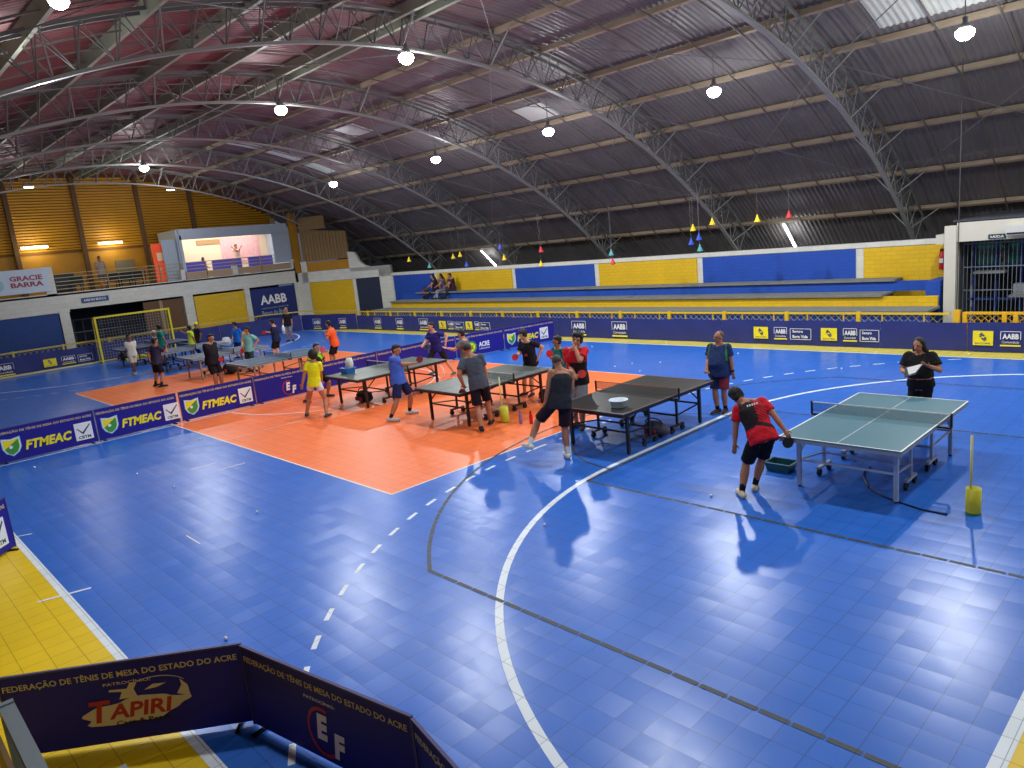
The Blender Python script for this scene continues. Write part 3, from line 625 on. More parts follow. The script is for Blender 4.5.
for i in range(28): ch(g, .48 + i * .107, 3.58, .48 + (i + 1) * .107, 5.35 - i * .012 , -.15, -.05 + (.03 if i % 2 else 0))
ch(g, .48, 5.3, 2.2, 6.0, -.15, -.05)
solo('brown_cladding', g, M_TANW, CA + CU * 2 + Z * 3.58, 'brown corrugated cladding high in the far left corner', 'cladding')
g = G().b2((-33.62, 9.5, 3.0), (-33.4, 9.62 + .3, 6.3)); solo('ochre_corner_post', g, M_GOLD, (-33.5, 9.7, 3.0), 'ochre boarding strip between lit room and brown cladding', 'cladding')
# outer shell closing the hall
g = G().b2((-38, 17.0, -.1), (9.3, 17.1, 3)); struct('wall_outer_far', g, M_NIGHT)
g = G().b2((-38, -16.6, -.1), (9.3, -16.5, 3)); g.b2((9.2, -16.5, 0), (9.3, 17, 9)); struct('wall_near', g, M_WALLW)

# ---------------------------------------------------------------- perimeter fence and banners
def lattice(g, o, u, L, z0, z1, s=.16, t=.009):
    o = V(o); u = V(u); h = z1 - z0; n = int((L + h) / s)
    for i in range(-int(h / s), int(L / s)):
        for a, b in (((i * s, z0), (i * s + h, z1)), ((i * s + h, z0), (i * s, z1))):
            (xa, za), (xb, zb) = a, b
            if xa > xb: xa, za, xb, zb = xb, zb, xa, za
            if xb < 0 or xa > L: continue
            if xa < 0: za += (zb - za) * (0 - xa) / (xb - xa); xa = 0
            if xb > L: zb = za + (zb - za) * (L - xa) / (xb - xa); xb = L
            g.beam(o + u * xa + Z * za, o + u * xb + Z * zb, t)
    return g
ft = thing('perimeter_fence', (-14, 9.15, 0), 'long yellow railed fence with diamond mesh in front of the stands', 'fence')
part('top_rail', G().b2((-27, 9.13, .86), (-.5, 9.18, .91)), M_YRAIL, ft)
part('diamond_mesh', lattice(G(), (-27, 9.16, 0), (1, 0, 0), 26.4, .1, .86, .19), mat('mesh_yellow', (190, 170, 60), .5), ft)
x = -26.1
while x < -1: part('post', G().b2((x - .05, 9.11, 0), (x + .05, 9.19, .93)), M_YRAIL, ft); x += 1.955
x = -25.5
while x < -1: part('picket', G().b2((x - .015, 9.14, .5), (x + .015, 9.17, .88)), M_YRAIL, ft); x += .977
gt = thing('fence_gate', (.4, 9.15, 0), 'orange-yellow framed fence gate with diamond lattice at the right', 'gate')
q = G().b2((-.42, 9.08, 0), (-.28, 9.22, .98)); part('post', q, M_ORAIL, gt)
for x in (-.18, .62, .84, 1.66): part('post', G().b2((x - .045, 9.1, 0), (x + .045, 9.18, .93)), M_ORAIL, gt)
part('top_rail', G().b2((-.2, 9.11, .88), (1.7, 9.17, .94)), M_ORAIL, gt)
part('lattice', lattice(G(), (-.16, 9.15, 0), (1, 0, 0), 1.8, .1, .88, .15, .014), M_ORAIL, gt)
lt = thing('end_fence', (-32.4, 0, 0), 'cream-yellow railed fence with mesh behind the far goal', 'fence')
M_CRY = mat('cream_yellow_rail', (196, 172, 84), .5)
part('top_rail', G().b2((-32.45, -9, .97), (-32.39, 6.6, 1.03)).beam((-32.42, 6.6, 1.0), (-31.0, 8.4, 1.0), .06).beam((-31.0, 8.4, 1.0), (-27.0, 9.15, .93), .06), M_CRY, lt)
part('diamond_mesh', lattice(G(), (-32.42, -9, 0), (0, 1, 0), 15.6, .1, .97, .22), M_CRY, lt)
y = -8.5
while y < 6.7: part('post', G().b2((-32.46, y - .04, 0), (-32.38, y + .04, 1.05)), M_CRY, lt); y += 1.9
solo('kerb', G().b2((-32.24, -9, .001), (-32.12, 6, .06)), mat('kerb_cream', (214, 204, 140), .6), (-32.2, 0, 0), 'cream kerb strip at the foot of the end fence', 'kerb')

def bb_logo(g1, g2, o, u, n, x, z, w, h):
    g1.slab(o, u, Z, n, rect(x, z, x + w, z + h), .004, .012)
    cx, cz, s = x + w / 2, z + h * .58, h * .24
    for a in (1, -1):  # two interlocked chevrons
        g2.slab(o, u, Z, n, [(cx - a * s * .95, cz + a * s * .1), (cx - a * s * .1, cz + a * s * .95), (cx + a * s * .5, cz + a * s * .35), (cx + a * s * .25, cz + a * s * .1), (cx - a * s * .1, cz + a * s * .45), (cx - a * s * .6, cz - a * s * .05)], .013, .018)
        g2.slab(o, u, Z, n, [(cx - a * s * .75, cz + a * s * .45), (cx - a * s * .95, cz + a * s * .7), (cx - a * s * .3, cz + a * s * 1.3), (cx - a * s * .1, cz + a * s * 1.1)], .013, .018)
    text(g2, 'BANCO DO BRASIL', o, u, Z, n, x + w * .12, z + h * .08, w * .76, h * .12, .014)
def aabb_box(gw, gy_, o, u, n, x, z, w, h):
    t = .012
    for r in (rect(x, z + h - t, x + w, z + h), rect(x, z + h * .45, x + t, z + h), rect(x + w - t, z + h * .45, x + w, z + h)): gw.slab(o, u, Z, n, r, .004, .010)
    text(gw, 'AABB', o, u, Z, n, x + w * .1, z + h * .48, w * .8, h * .36, .006, bold=.04)
    text(gw, 'Comunidade', o, u, Z, n, x + w * .08, z + h * .2, w * .84, h * .17, .006, bold=.0)
    gy_.slab(o, u, Z, n, rect(x, z, x + w, z + h * .1), .004, .010)
def seguro_box(gw, o, u, n, x, z, w, h):
    t = .012
    for r in (rect(x, z + h - t, x + w, z + h), rect(x, z, x + t, z + h), rect(x + w - t, z, x + w, z + h), rect(x, z, x + w, z + t)): gw.slab(o, u, Z, n, r, .004, .010)
    text(gw, 'Seguro', o, u, Z, n, x + w * .12, z + h * .55, w * .5, h * .32, .006, bold=.03)
    text(gw, 'Bora Vida', o, u, Z, n, x + w * .12, z + h * .14, w * .72, h * .27, .006, bold=.03)
def cloth_banner(x0, x1, items, label, o=(0, 9.0, 0), u=(1, 0, 0), n=(0, -1, 0), h=.68, z0=.02):
    u = V(u); n = V(n); o = V(o); mid = o + u * (x0 + x1) / 2 + Z * z0
    t = thing('cloth_banner', mid, label, 'banner', 'navy sponsor banners round the court')
    g = G(); k = max(3, int((x1 - x0) / .12)); vs = []
    for i in range(k + 1):
        x = x0 + (x1 - x0) * i / k
        for j in range(4):
            z = z0 + h * j / 3; d = -.025 + .016 * sin(x * 5.1 + j * .8) * (1 if j < 3 else .3)
            vs.append(o + u * x + Z * (z + (0 if j < 3 else .012 * sin(x * 3))) + n * d)
    nn = len(vs); vs += [p - n * .012 for p in vs]
    fs = [(i * 4 + j, (i + 1) * 4 + j, (i + 1) * 4 + j + 1, i * 4 + j + 1) for i in range(k) for j in range(3)]
    g.add(vs, fs + [tuple(nn + a for a in f[::-1]) for f in fs])
    part('cloth', g, M_BANNER, t, True)
    for kind, a, b in items:
        gy1, gd, gw = G(), G(), G()
        if kind == 'Y': bb_logo(gy1, gd, o, u, n, a, .17, b - a, .34)
        if kind == 'A': aabb_box(gw, gy1, o, u, n, a, .16, b - a, .35)
        if kind == 'B': aabb_box(gw, gy1, o, u, n, a, .08, b - a, .52)
        if kind == 'S': seguro_box(gw, o, u, n, a, .17, b - a, .31)
        main = part('club_logo' if kind in 'AB' else 'bank_logo' if kind == 'Y' else 'slogan_box', gy1 if kind == 'Y' else gw, M_PYEL if kind == 'Y' else M_WHITE, t)
        if kind == 'Y': part('emblem', gd, M_DKBLUE, main)
        if kind in 'AB': part('underline', gy1, M_PYEL, main)
    return t
cloth_banner(-.09, 2.2, [('Y', .03, .44), ('A', .58, .98)], 'navy court banner below the orange-yellow gate at the right edge')
cloth_banner(-2.05, -.11, [], 'plain navy court banner behind the woman in black')
cloth_banner(-6.56, -2.07, [('Y', -5.53, -5.09), ('A', -4.91, -4.53), ('S', -4.44, -3.84), ('Y', -3.57, -3.14), ('A', -2.98, -2.62), ('S', -2.55, -2.07)], 'navy banner with two yellow logos behind the man in navy shirt')
cloth_banner(-13.3, -6.58, [('B', -10.75, -10.11), ('B', -12.58, -11.92)], 'navy banner with two framed club logos above the second table')
cloth_banner(-20.6, -13.32, [('Y', -20.3, -19.83), ('A', -19.69, -19.3), ('S', -19.22, -18.62), ('Y', -18.5, -18.08), ('A', -17.92, -17.66), ('S', -17.61, -16.99)], 'navy banner with small yellow logos behind the lunging player')
cloth_banner(-26.95, -20.62, [('B', -21.75, -21.1), ('B', -23.55, -23.0), ('B', -25.4, -24.8)], 'navy banner with three framed club logos at the far left corner')
cu = (V((-26.95, 8.95, 0)) - V((-31.0, 8.1, 0))); cL = cu.length; cu.normalize()
cloth_banner(0, cL, [('B', .9, 1.5), ('B', 2.9, 3.4)], 'navy banner turning the corner behind the standing man in black', o=(-31.0, 8.1, 0), u=cu, n=(cu.y, -cu.x, 0), h=.8)
cu = (V((-31.0, 8.1, 0)) - V((-32.3, 4.2, 0))); cL = cu.length; cu.normalize()
cloth_banner(0, cL, [], 'navy banner behind the blue and teal shirted children', o=(-32.3, 4.2, 0), u=cu, n=(cu.y, -cu.x, 0), h=.82)
cloth_banner(-1.6, 4.2, [], 'navy banner right behind the goal net', o=(-32.3, 0, 0), u=(0, 1, 0), n=(1, 0, 0), h=.82)
cloth_banner(-9, -1.62, [('Y', -3.7, -3.2), ('A', -3.0, -2.45), ('S', -2.35, -1.75), ('B', -5.6, -4.8)], 'navy banner with logos left of the goal', o=(-32.3, 0, 0), u=(0, 1, 0), n=(1, 0, 0), h=.80)

# ---------------------------------------------------------------- surround boards
HDR = 'FEDERAÇÃO DE TÊNIS DE MESA DO ESTADO DO ACRE'
M_GREYP = mat('board_edge', (60, 50, 110), .5)
def shield(gy1, gg, gw, gb, o, u, n, x, z, w, h):
    sh = lambda s: [(x + w / 2 + (a - .5) * w * s, z + h / 2 + (b - .5) * h * s) for a, b in ((0, 1), (0, .45), (.15, .2), (.5, 0), (.85, .2), (1, .45), (1, 1), (.5, .92))]
    gb.slab(o, u, Z, n, sh(1.0), .004, .007); gw.slab(o, u, Z, n, sh(.9), .007, .009); gy1.slab(o, u, Z, n, sh(.82), .009, .011)
    gg.slab(o, u, Z, n, [(x + w * .12, z + h * .42), (x + w * .3, z + h * .18), (x + w * .5, z + h * .09), (x + w * .75, z + h * .22), (x + w * .89, z + h * .46), (x + w * .88, z + h * .88)], .011, .013)
    gw.slab(o, u, Z, n, [(x + w * .45 + .1 * w * cos(2 * pi * i / 10), z + h * .5 + .1 * w * sin(2 * pi * i / 10)) for i in range(10)], .013, .015)
def check_box(gw, gd, o, u, n, x, z, w, h):
    gw.slab(o, u, Z, n, rect(x, z, x + w, z + h), .004, .008)
    gd.slab(o, u, Z, n, [(x + w * .15, z + h * .72), (x + w * .42, z + h * .45), (x + w * .88, z + h * .88), (x + w * .92, z + h * .84), (x + w * .44, z + h * .32), (x + w * .12, z + h * .68)], .009, .012)
    text(gd, 'CBTM', o, u, Z, n, x + w * .15, z + h * .08, w * .7, h * .17, .010, bold=.03)
def board(p, q, kind, label, h=.75, hdr=True, cut=0):
    p = V((*p, 0)); q = V((*q, 0)); u = (q - p); L = u.length; u.normalize(); n = V((u.y, -u.x, 0))
    t = thing('court_barrier', (p + q) / 2, label, 'barrier board', 'purple court surround boards')
    part('panel', G().slab(p, u, Z, n, rect(.01, .03, L - .01, h), -.008, 0), M_NAVY, t)
    part('frame', G().slab(p, u, Z, n, rect(.0, h, L, h + .015), -.015, .008).slab(p, u, Z, n, rect(0, .02, .015, h), -.015, .006).slab(p, u, Z, n, rect(L - .015, .02, L, h), -.015, .006), M_GREYP, t)
    for s in (.12, L - .12):
        b = p + u * s; part('foot', G().beam(b - n * .16 + Z * .012, b + n * .10 + Z * .012, .03, .024), M_DARK, t)
    gy1, gg, gw, gb, gd, gr = G(), G(), G(), G(), G(), G()
    o = p
    if hdr:
        gh = G(); text(gh, HDR, o, u, Z, n, .03, h - .13, L - .08, .075, .004, bold=.02); part('header_lettering', gh, mat('header_cream', (206, 190, 130), .5), t)
    if kind in ('F', 'f'):
        shield(gy1, gg, gw, gb, o, u, n, .10, .12, .36, .42)
        gt_ = G(); text(gt_, 'FTMEAC', o, u, Z, n, .52, .2, .92, .21, .004, shear=.25, bold=.045); part('wordmark', gt_, M_PYEL, t)
        check_box(gw, gd, o, u, n, 1.5, .13, .36, .40)
    if kind == 'E':
        text(gw, 'E', o, u, Z, n, L * .45, .20, .14, .22, .006, shear=.2, bold=.06); text(gw, 'F', o, u, Z, n, L * .45 + .17, .09, .14, .22, .006, shear=.2, bold=.06)
        cx, cz = L * .45 + .08, .27
        for i in range(26):
            a0, a1 = 1.2 + 4.6 * i / 26, 1.2 + 4.6 * (i + 1) / 26
            gr.slab(o, u, Z, n, [(cx + r * cos(a), cz + 1.15 * r * sin(a)) for a, r in ((a0, .155), (a1, .155), (a1, .18), (a0, .18))], .003, .005)
        text(gw, 'PATROCÍNIO:', o, u, Z, n, L * .4, h - .2, .34, .032, .004)
    if kind == 'C':
        cx, cz = L * .30, .3
        gg.slab(o, u, Z, n, [(cx + .2 * (1 + .08 * (i % 2)) * cos(2 * pi * i / 24), cz + .2 * (1 + .08 * (i % 2)) * sin(2 * pi * i / 24)) for i in range(24)], .003, .006)
        gy1.slab(o, u, Z, n, [(cx + .15 * cos(2 * pi * i / 16), cz + .15 * sin(2 * pi * i / 16)) for i in range(16)], .006, .008)
        gg.slab(o, u, Z, n, [(cx + (.13 if i % 2 else .05) * cos(2 * pi * i / 10), cz + (.13 if i % 2 else .05) * sin(2 * pi * i / 10)) for i in range(10)], .008, .010)
        text(gw, 'ACRE', o, u, Z, n, cx + .3, .26, .42, .17, .006, bold=.04); text(gw, 'GOVERNO DO ESTADO', o, u, Z, n, cx + .3, .17, .42, .05, .006)
    if kind == 'T':
        cx = L * .52; gc, gx_ = G(), G()
        bl = []
        for i in range(40):
            a = 2 * pi * i / 40; r = 1 + .09 * sin(5 * a + 1) + .05 * sin(9 * a)
            bl.append((cx + .40 * r * cos(a), .29 + .105 * r * sin(a) + .03 * cos(a)))
        gc.slab(o, u, Z, n, bl, .003, .006)
        gc.slab(o, u, Z, n, [(cx - .1, .4), (cx + .04, .4), (cx + .02, .47), (cx + .05, .52), (cx - .0, .53), (cx - .03, .48), (cx - .16, .49), (cx - .17, .475), (cx - .07, .46)], .003, .006)
        gc.slab(o, u, Z, n, [(cx + .1, .45), (cx + .17, .49), (cx + .27, .485), (cx + .2, .46)], .003, .006)
        gc.slab(o, u, Z, n, [(cx + .34, .38), (cx + .44, .34), (cx + .43, .44), (cx + .38, .5), (cx + .385, .45)], .003, .006)
        for i in range(14):
            a0, a1 = .5 + 1.9 * i / 14, .5 + 1.9 * (i + 1) / 14
            gc.slab(o, u, Z, n, [(cx + .2 + .24 * cos(a) * (1 if r else 1), .44 + (.11 + r) * sin(a)) for a, r in ((a0, 0), (a1, 0), (a1, .006), (a0, .006))], .003, .005)
        text(gr, 'T', o, u, Z, n, cx - .34, .22, .17, .19, .008, shear=.2, bold=.03); text(gr, 'APIRI', o, u, Z, n, cx - .205, .235, .50, .13, .008, shear=.2, bold=.03)
        text(gx_, 'Caça & Pesca', o, u, Z, n, cx - .16, .165, .42, .05, .008, bold=.02)
        text(gc, 'PATROCÍNIO:', o, u, Z, n, cx - .2, .525, .36, .032, .005)
        part('logo_shape', gc, mat('logo_cream', (214, 196, 160), .5), t); part('small_lettering', gx_, M_DARK, t)
    for nm, gg_, m_ in (('emblem_yellow', gy1, M_PYEL), ('emblem_green', gg, M_GREEN), ('emblem_blue', gb, M_LBLUE), ('logo_white', gw, M_WHITE), ('logo_dark', gd, M_DKGREEN), ('logo_red', gr, mat('logo_red_m', (176, 30, 40), .5))):
        if gg_.v: part(nm, gg_, m_, t)
    return t
XB = -13.8; seams = [-8.3, -6.34, -4.44, -2.48, -.52, 1.44, 3.4, 5.36 - 0, 6.14, 8.2]
lb = ['at the left edge of the view', 'left of the gap in the row', 'just right of the gap in the row', 'with the white and red initials, behind the girl in yellow', 'behind the table with the blue tub', 'behind the man in blue', 'behind the lunging player']
for i, k in enumerate('FFFENC'):
    pass
ks = ['F', 'F', 'F', 'E', 'N', 'N']
for i in range(6):
    a, b = seams[i], seams[i + 1]; gap = .04 if i == 1 else .0
    board((XB, a + .01), (XB, b - .01 - gap), ks[i], 'purple surround board ' + lb[i])
board((XB, 3.41), (-13.6, 4.36), 'N', 'short purple surround board behind the lunging player and his table')
board((-13.58, 4.38), (-13.25, 6.22), 'C', 'blue surround board with round green emblem and ACRE lettering')
board((-13.23, 6.24), (-12.86, 8.36), 'F', 'farthest surround board of the long row, ending by the far banner')
board((-1.80, -10.07), (-.66, -8.60), 'T', 'dark foreground board with a cream and red fish-shop logo', .71)
board((-.64, -8.62), (1.19, -8.28), 'E', 'dark foreground board with white and red initials, angled to the right', .71)
board((1.21, -8.29), (3.05, -8.63), 'E', 'dark foreground board cut off at the bottom edge', .71)
board((-6.0, -10.4), (-7.5, -9.08), 'F', 'surround board standing on the yellow strip at the left edge')

# near railing fragment at the lower left corner
t = thing('stand_railing', (0, -10.1, 0), 'grey topped railing at the lower left corner', 'railing')
part('top_rail', G().b2((-.90, -10.15, .85), (2.2, -10.06, .91)), mat('rail_grey', (96, 108, 116), .5), t)
part('post', G().b2((-.95, -10.15, 0), (-.90, -10.06, .92)), mat('rail_grey', (96, 108, 116), .5), t)
part('infill', G().b2((-.90, -10.22, .1), (2.2, -10.19, .84)), mat('infill_ochre', (120, 84, 20), .6), t)
solo('floor_bracket', G().b2((-.95, -9.62, .004), (-.8, -9.5, .05)), M_SILVER, (-.87, -9.56, 0), 'small pale metal block on the floor in front of the foreground boards', 'bracket')

# ---------------------------------------------------------------- goal
M_GY = mat('goal_yellow', (218, 200, 40), .45); M_NET = mat('goal_net_cord', (150, 154, 160), .7)
t = thing('goal', (-31.6, 0, 0), 'yellow framed handball goal with white net at the far end', 'goal')
gx0 = -31.55; ya, yb = -1.55, 1.65; H = 2.05
part('post', G().b2((gx0 - .04, ya - .04, 0), (gx0 + .04, ya + .04, H + .04)), M_GY, t); part('post', G().b2((gx0 - .04, yb - .04, 0), (gx0 + .04, yb + .04, H + .04)), M_GY, t)
part('crossbar', G().b2((gx0 - .04, ya + .04, H - .04), (gx0 + .04, yb - .04, H + .04)), M_GY, t)
q = G()
for y in (ya, yb): q.tube([(gx0, y, H), (gx0 - .35, y, H), (gx0 - .52, y, .05), (gx0, y, .03)], .02, 6)
q.cyl((gx0 - .52, ya, .05), (gx0 - .52, yb, .05), .02, n=6); part('back_frame', q, M_GY, t)
q = G(); 
for i in range(27):
    y = ya + (yb - ya) * i / 26; q.tube([(gx0, y, H), (gx0 - .35, y, H - .05), (gx0 - .52, y, .05)], .006, 4)
for j in range(16):
    f = j / 15; x = gx0 - .35 - .17 * f; z = H - .05 - (H - .1) * f; q.cyl((x, ya, z), (x, yb, z), .006, n=4)
    for y in (ya, yb): q.cyl((gx0, y, z), (x, y, z), .006, n=4)
part('net', q, M_NET, t)

# ---------------------------------------------------------------- table tennis tables
def tt_table(cx, cy, label, top, frame, line_c, edge, side=1, long_legs=True):
    t = thing('table_tennis_table', (cx, cy, 0), label, 'table tennis table', 'table tennis tables')
    W, L, Hh = .7625, 1.37, .76
    for s in (-1, 1):
        y0, y1 = (0.006, L) if s > 0 else (-L, -.006)
        g = G(); g.k = 0; g.b2((cx - W, cy + y0, Hh - .022), (cx + W, cy + y1, Hh)); g.k = 1
        e = .0015; lw_ = .02
        yo = y1 if s > 0 else y0
        g.b2((cx - W, cy + (y0 if s < 0 else y0), Hh), (cx - W + lw_, cy + y1, Hh + e)); g.b2((cx + W - lw_, cy + y0, Hh), (cx + W, cy + y1, Hh + e))
        g.b2((cx - W + lw_, cy + (yo - lw_ if s > 0 else yo), Hh), (cx + W - lw_, cy + (yo if s > 0 else yo + lw_), Hh + e))
        g.b2((cx - .0015 * 2, cy + y0, Hh), (cx + .0015 * 2, cy + (y1 - lw_ if s > 0 else y1), Hh + e)) if s > 0 else g.b2((cx - .003, cy + y0 + lw_, Hh), (cx + .003, cy + y1, Hh + e))
        part('tabletop', g, [top, line_c], t)
        # apron
        q = G(); a = .045
        q.b2((cx - W + .01, cy + y0, Hh - .022 - a), (cx - W + .035, cy + y1, Hh - .022)); q.b2((cx + W - .035, cy + y0, Hh - .022 - a), (cx + W - .01, cy + y1, Hh - .022))
        q.b2((cx - W + .035, cy + (yo - .03 if s > 0 else yo + .005), Hh - .022 - a), (cx + W - .035, cy + (yo - .005 if s > 0 else yo + .03), Hh - .022))
        q.b2((cx - W + .035, cy + s * .1 - .02, Hh - .05), (cx + W - .035, cy + s * .1 + .02, Hh - .022))
        part('apron', q, edge, t)
        for sx in (-1, 1):
            x = cx + sx * (W - .15); ye = cy + s * (L - .28)
            lg = part('leg', G().b2((x - .025, ye - .025, .02), (x + .025, ye + .025, Hh - .03)), frame, t)
            part('foot', G().lathe((x, ye, 0), [(.022, 0), (.026, .02), (.02, .03), (0, .03)], 8), M_BLACK, lg)
            xi = cx + sx * (W - .2); yi = cy + s * .42
            lg = part('leg', G().b2((xi - .018, yi - .018, .13), (xi + .018, yi + .018, Hh - .03)), frame, t)
            # caster bar with two wheels
            q = G().b2((xi - .025, yi - .19, .10), (xi + .025, yi + .19, .135)); cb = part('caster_bar', q, frame, t)
            for w_ in (-.16, .16):
                part('wheel', G().cyl((xi - .02, yi + w_, .05), (xi + .02, yi + w_, .05), .05, n=14).b2((xi - .028, yi + w_ - .012, .05), (xi + .028, yi + w_ + .012, .10)), M_BLACK, cb)
        q = G()
        ye = cy + s * (L - .28)
        q.b2((cx - W + .15, ye - .012, .36), (cx + W - .15, ye + .012, .39))
        for sx in (-1, 1):
            x = cx + sx * (W - .15); q.beam((x, ye, .38), (cx + sx * (W - .2), cy + s * .42, .30), .022); q.beam((x, ye - s * .02, .45), (x, cy + s * .75, Hh - .05), .02)
        q.b2((cx - W + .2, cy + s * .42 - .01, .28), (cx + W - .2, cy + s * .42 + .01, .31))
        part('brace', q, frame, t)
    n = thing_child('net', t)
    ng = G().poly([(cx - W - .15, cy, Hh + .005), (cx + W + .15, cy, Hh + .005), (cx + W + .15, cy, Hh + .14), (cx - W - .15, cy, Hh + .14)])
    nt_ = part('net', ng, NETM, t)
    tp = G().b2((cx - W - .15, cy - .004, Hh + .138), (cx + W + .15, cy + .004, Hh + .1525)); part('tape', tp, M_WHITE if top is not M_TBLK else mat('tape_rust', (160, 96, 80), .6), nt_)
    for sx in (-1, 1):
        x = cx + sx * (W + .15)
        part('net_post', G().b2((x - .012, cy - .012, Hh - .03), (x + .012, cy + .012, Hh + .158)).b2((min(x, x - sx * .17), cy - .02, Hh - .05), (max(x, x - sx * .17), cy + .02, Hh - .025)), M_BLACK, nt_)
    return t
def thing_child(n, t): return None
def net_mat():
    m = bpy.data.materials.new('table_net_mesh'); m.use_nodes = True; nt = m.node_tree; N = nt.nodes; L = nt.links
    b = N['Principled BSDF']; b.inputs['Base Color'].default_value = (*lin((40, 46, 56)), 1); b.inputs['Roughness'].default_value = .8
    tc = N.new('ShaderNodeTexCoord'); br = N.new('ShaderNodeTexBrick'); br.offset = 0
    mp = N.new('ShaderNodeMapping'); mp.inputs['Rotation'].default_value = (pi / 2, 0, 0); L.new(tc.outputs['Object'], mp.inputs[0]); L.new(mp.outputs[0], br.inputs['Vector'])
    br.inputs['Scale'].default_value = 1; br.inputs['Brick Width'].default_value = .012; br.inputs['Row Height'].default_value = .012; br.inputs['Mortar Size'].default_value = .0017
    tr = N.new('ShaderNodeBsdfTransparent'); mx = N.new('ShaderNodeMixShader'); L.new(br.outputs['Fac'], mx.inputs[0]); L.new(tr.outputs[0], mx.inputs[1]); L.new(b.outputs[0], mx.inputs[2])
    L.new(mx.outputs[0], N['Material Output'].inputs['Surface']); return m
NETM = net_mat()
M_TGRN = mat('teal_green_tabletop', (88, 126, 142), .34, var=.03); M_TBLK = mat('black_tabletop', (40, 42, 44), .36, var=.05); M_TBLU = mat('blue_grey_tabletop', (64, 96, 124), .4); M_TNAV = mat('navy_tabletop', (36, 58, 104), .4); M_TGRY = mat('worn_grey_tabletop', (76, 86, 84), .38, var=.06)
M_EDGEW = mat('table_apron_grey', (150, 156, 162), .4, .2); M_REDL = mat('rust_red_edge', (120, 70, 58), .5); M_LINE = mat('table_line_white', (226, 230, 228), .5); M_LINED = mat('faded_table_line', (96, 90, 86), .6)
tt_table(1.18, -.265, 'teal topped table with silver legs nearest the camera, at right', M_TGRN, M_SILVER, M_LINE, M_EDGEW)
tt_table(-2.95, -.23, 'black topped table carrying a white bowl', M_TBLK, M_BLACK, mat('rust_table_line', (128, 92, 74), .6), M_BLACK)
tt_table(-6.98, -.25, 'grey topped table on the orange court beside the yellow bin', M_TGRY, M_BLACK, M_LINED, M_BLACK)
tt_table(-10.8, -.22, 'grey topped table with the blue tub, next to the long barrier', M_TGRY, M_BLACK, M_LINED, M_BLACK)
tt_table(-16.85, -.25, 'blue-grey table just beyond the barrier, beside the man in black', M_TBLU, mat('pale_table_legs', (150, 130, 116), .5), M_LINE, M_EDGEW)
tt_table(-21.0, -.28, 'blue-grey table second beyond the barrier', M_TBLU, mat('pale_table_legs', (150, 130, 116), .5), M_LINE, M_EDGEW)
tt_table(-24.7, -.2, 'blue-grey table third beyond the barrier', M_TBLU, M_DARK, M_LINE, M_EDGEW)
tt_table(-28.5, -.3, 'navy table farthest away in front of the goal', M_TNAV, M_DARK, M_LINE, M_DARK)
# ---------------------------------------------------------------- people
JOBS = []
def remesh_job(name, g, m, parent, off, voxel, smooth=3, classify=None, noise_amp=0, clampz=None):
    JOBS.append((name, g, m, parent, off, voxel, smooth, classify, noise_amp, clampz))
def run_jobs():
    tmp = []
    for (name, g, m, parent, off, voxel, smooth, classify, na, cz) in JOBS:
        me = g.mesh(name, off); o = bpy.data.objects.new('tmp', me); COL.objects.link(o)
        r = o.modifiers.new('r', 'REMESH'); r.mode = 'VOXEL'; r.voxel_size = voxel; r.adaptivity = 0
        if smooth: s = o.modifiers.new('s', 'SMOOTH'); s.iterations = smooth; s.factor = .5
        tmp.append(o)
    bpy.context.view_layer.update(); dg = bpy.context.evaluated_depsgraph_get(); out = []
    for o in tmp: out.append(bpy.data.meshes.new_from_object(o.evaluated_get(dg)))
    for o in tmp: me = o.data; bpy.data.objects.remove(o); bpy.data.meshes.remove(me)
    for (name, g, m, parent, off, voxel, smooth, classify, na, cz), me in zip(JOBS, out):
        me.name = name; me.materials.clear(); offv = V(off)
        if na or cz is not None:
            ns = [v.normal.copy() for v in me.vertices]
            for v, nn in zip(me.vertices, ns):
                if na: v.co += nn * (noise.noise(v.co * 14) * na + noise.noise(v.co * 33) * na * .5)
                if cz is not None and v.co.z < cz - offv.z: v.co.z = cz - offv.z
        put(name, me, m, parent, True)
        if classify:
            for p in me.polygons: p.material_index = classify(p.center + offv)
    JOBS.clear()

def ik(a, b, l1, l2, pole):
    a, b = V(a), V(b); d = b - a; L = d.length; M = (l1 + l2) * .998
    if L > M: b = a + d * (M / L); d = b - a; L = M
    L = max(L, abs(l1 - l2) + .01); d.normalize()
    x = (l1 * l1 - l2 * l2 + L * L) / (2 * L); h = sqrt(max(0, l1 * l1 - x * x))
    p = V(pole); p = p - d * p.dot(d); p.normalize()
    return a + d * x + p * h, b
def seg_d(p, a, b):
    ab = b - a; t = max(0, min(1, (p - a).dot(ab) / max(1e-9, ab.dot(ab)))); return (p - a - ab * t).length

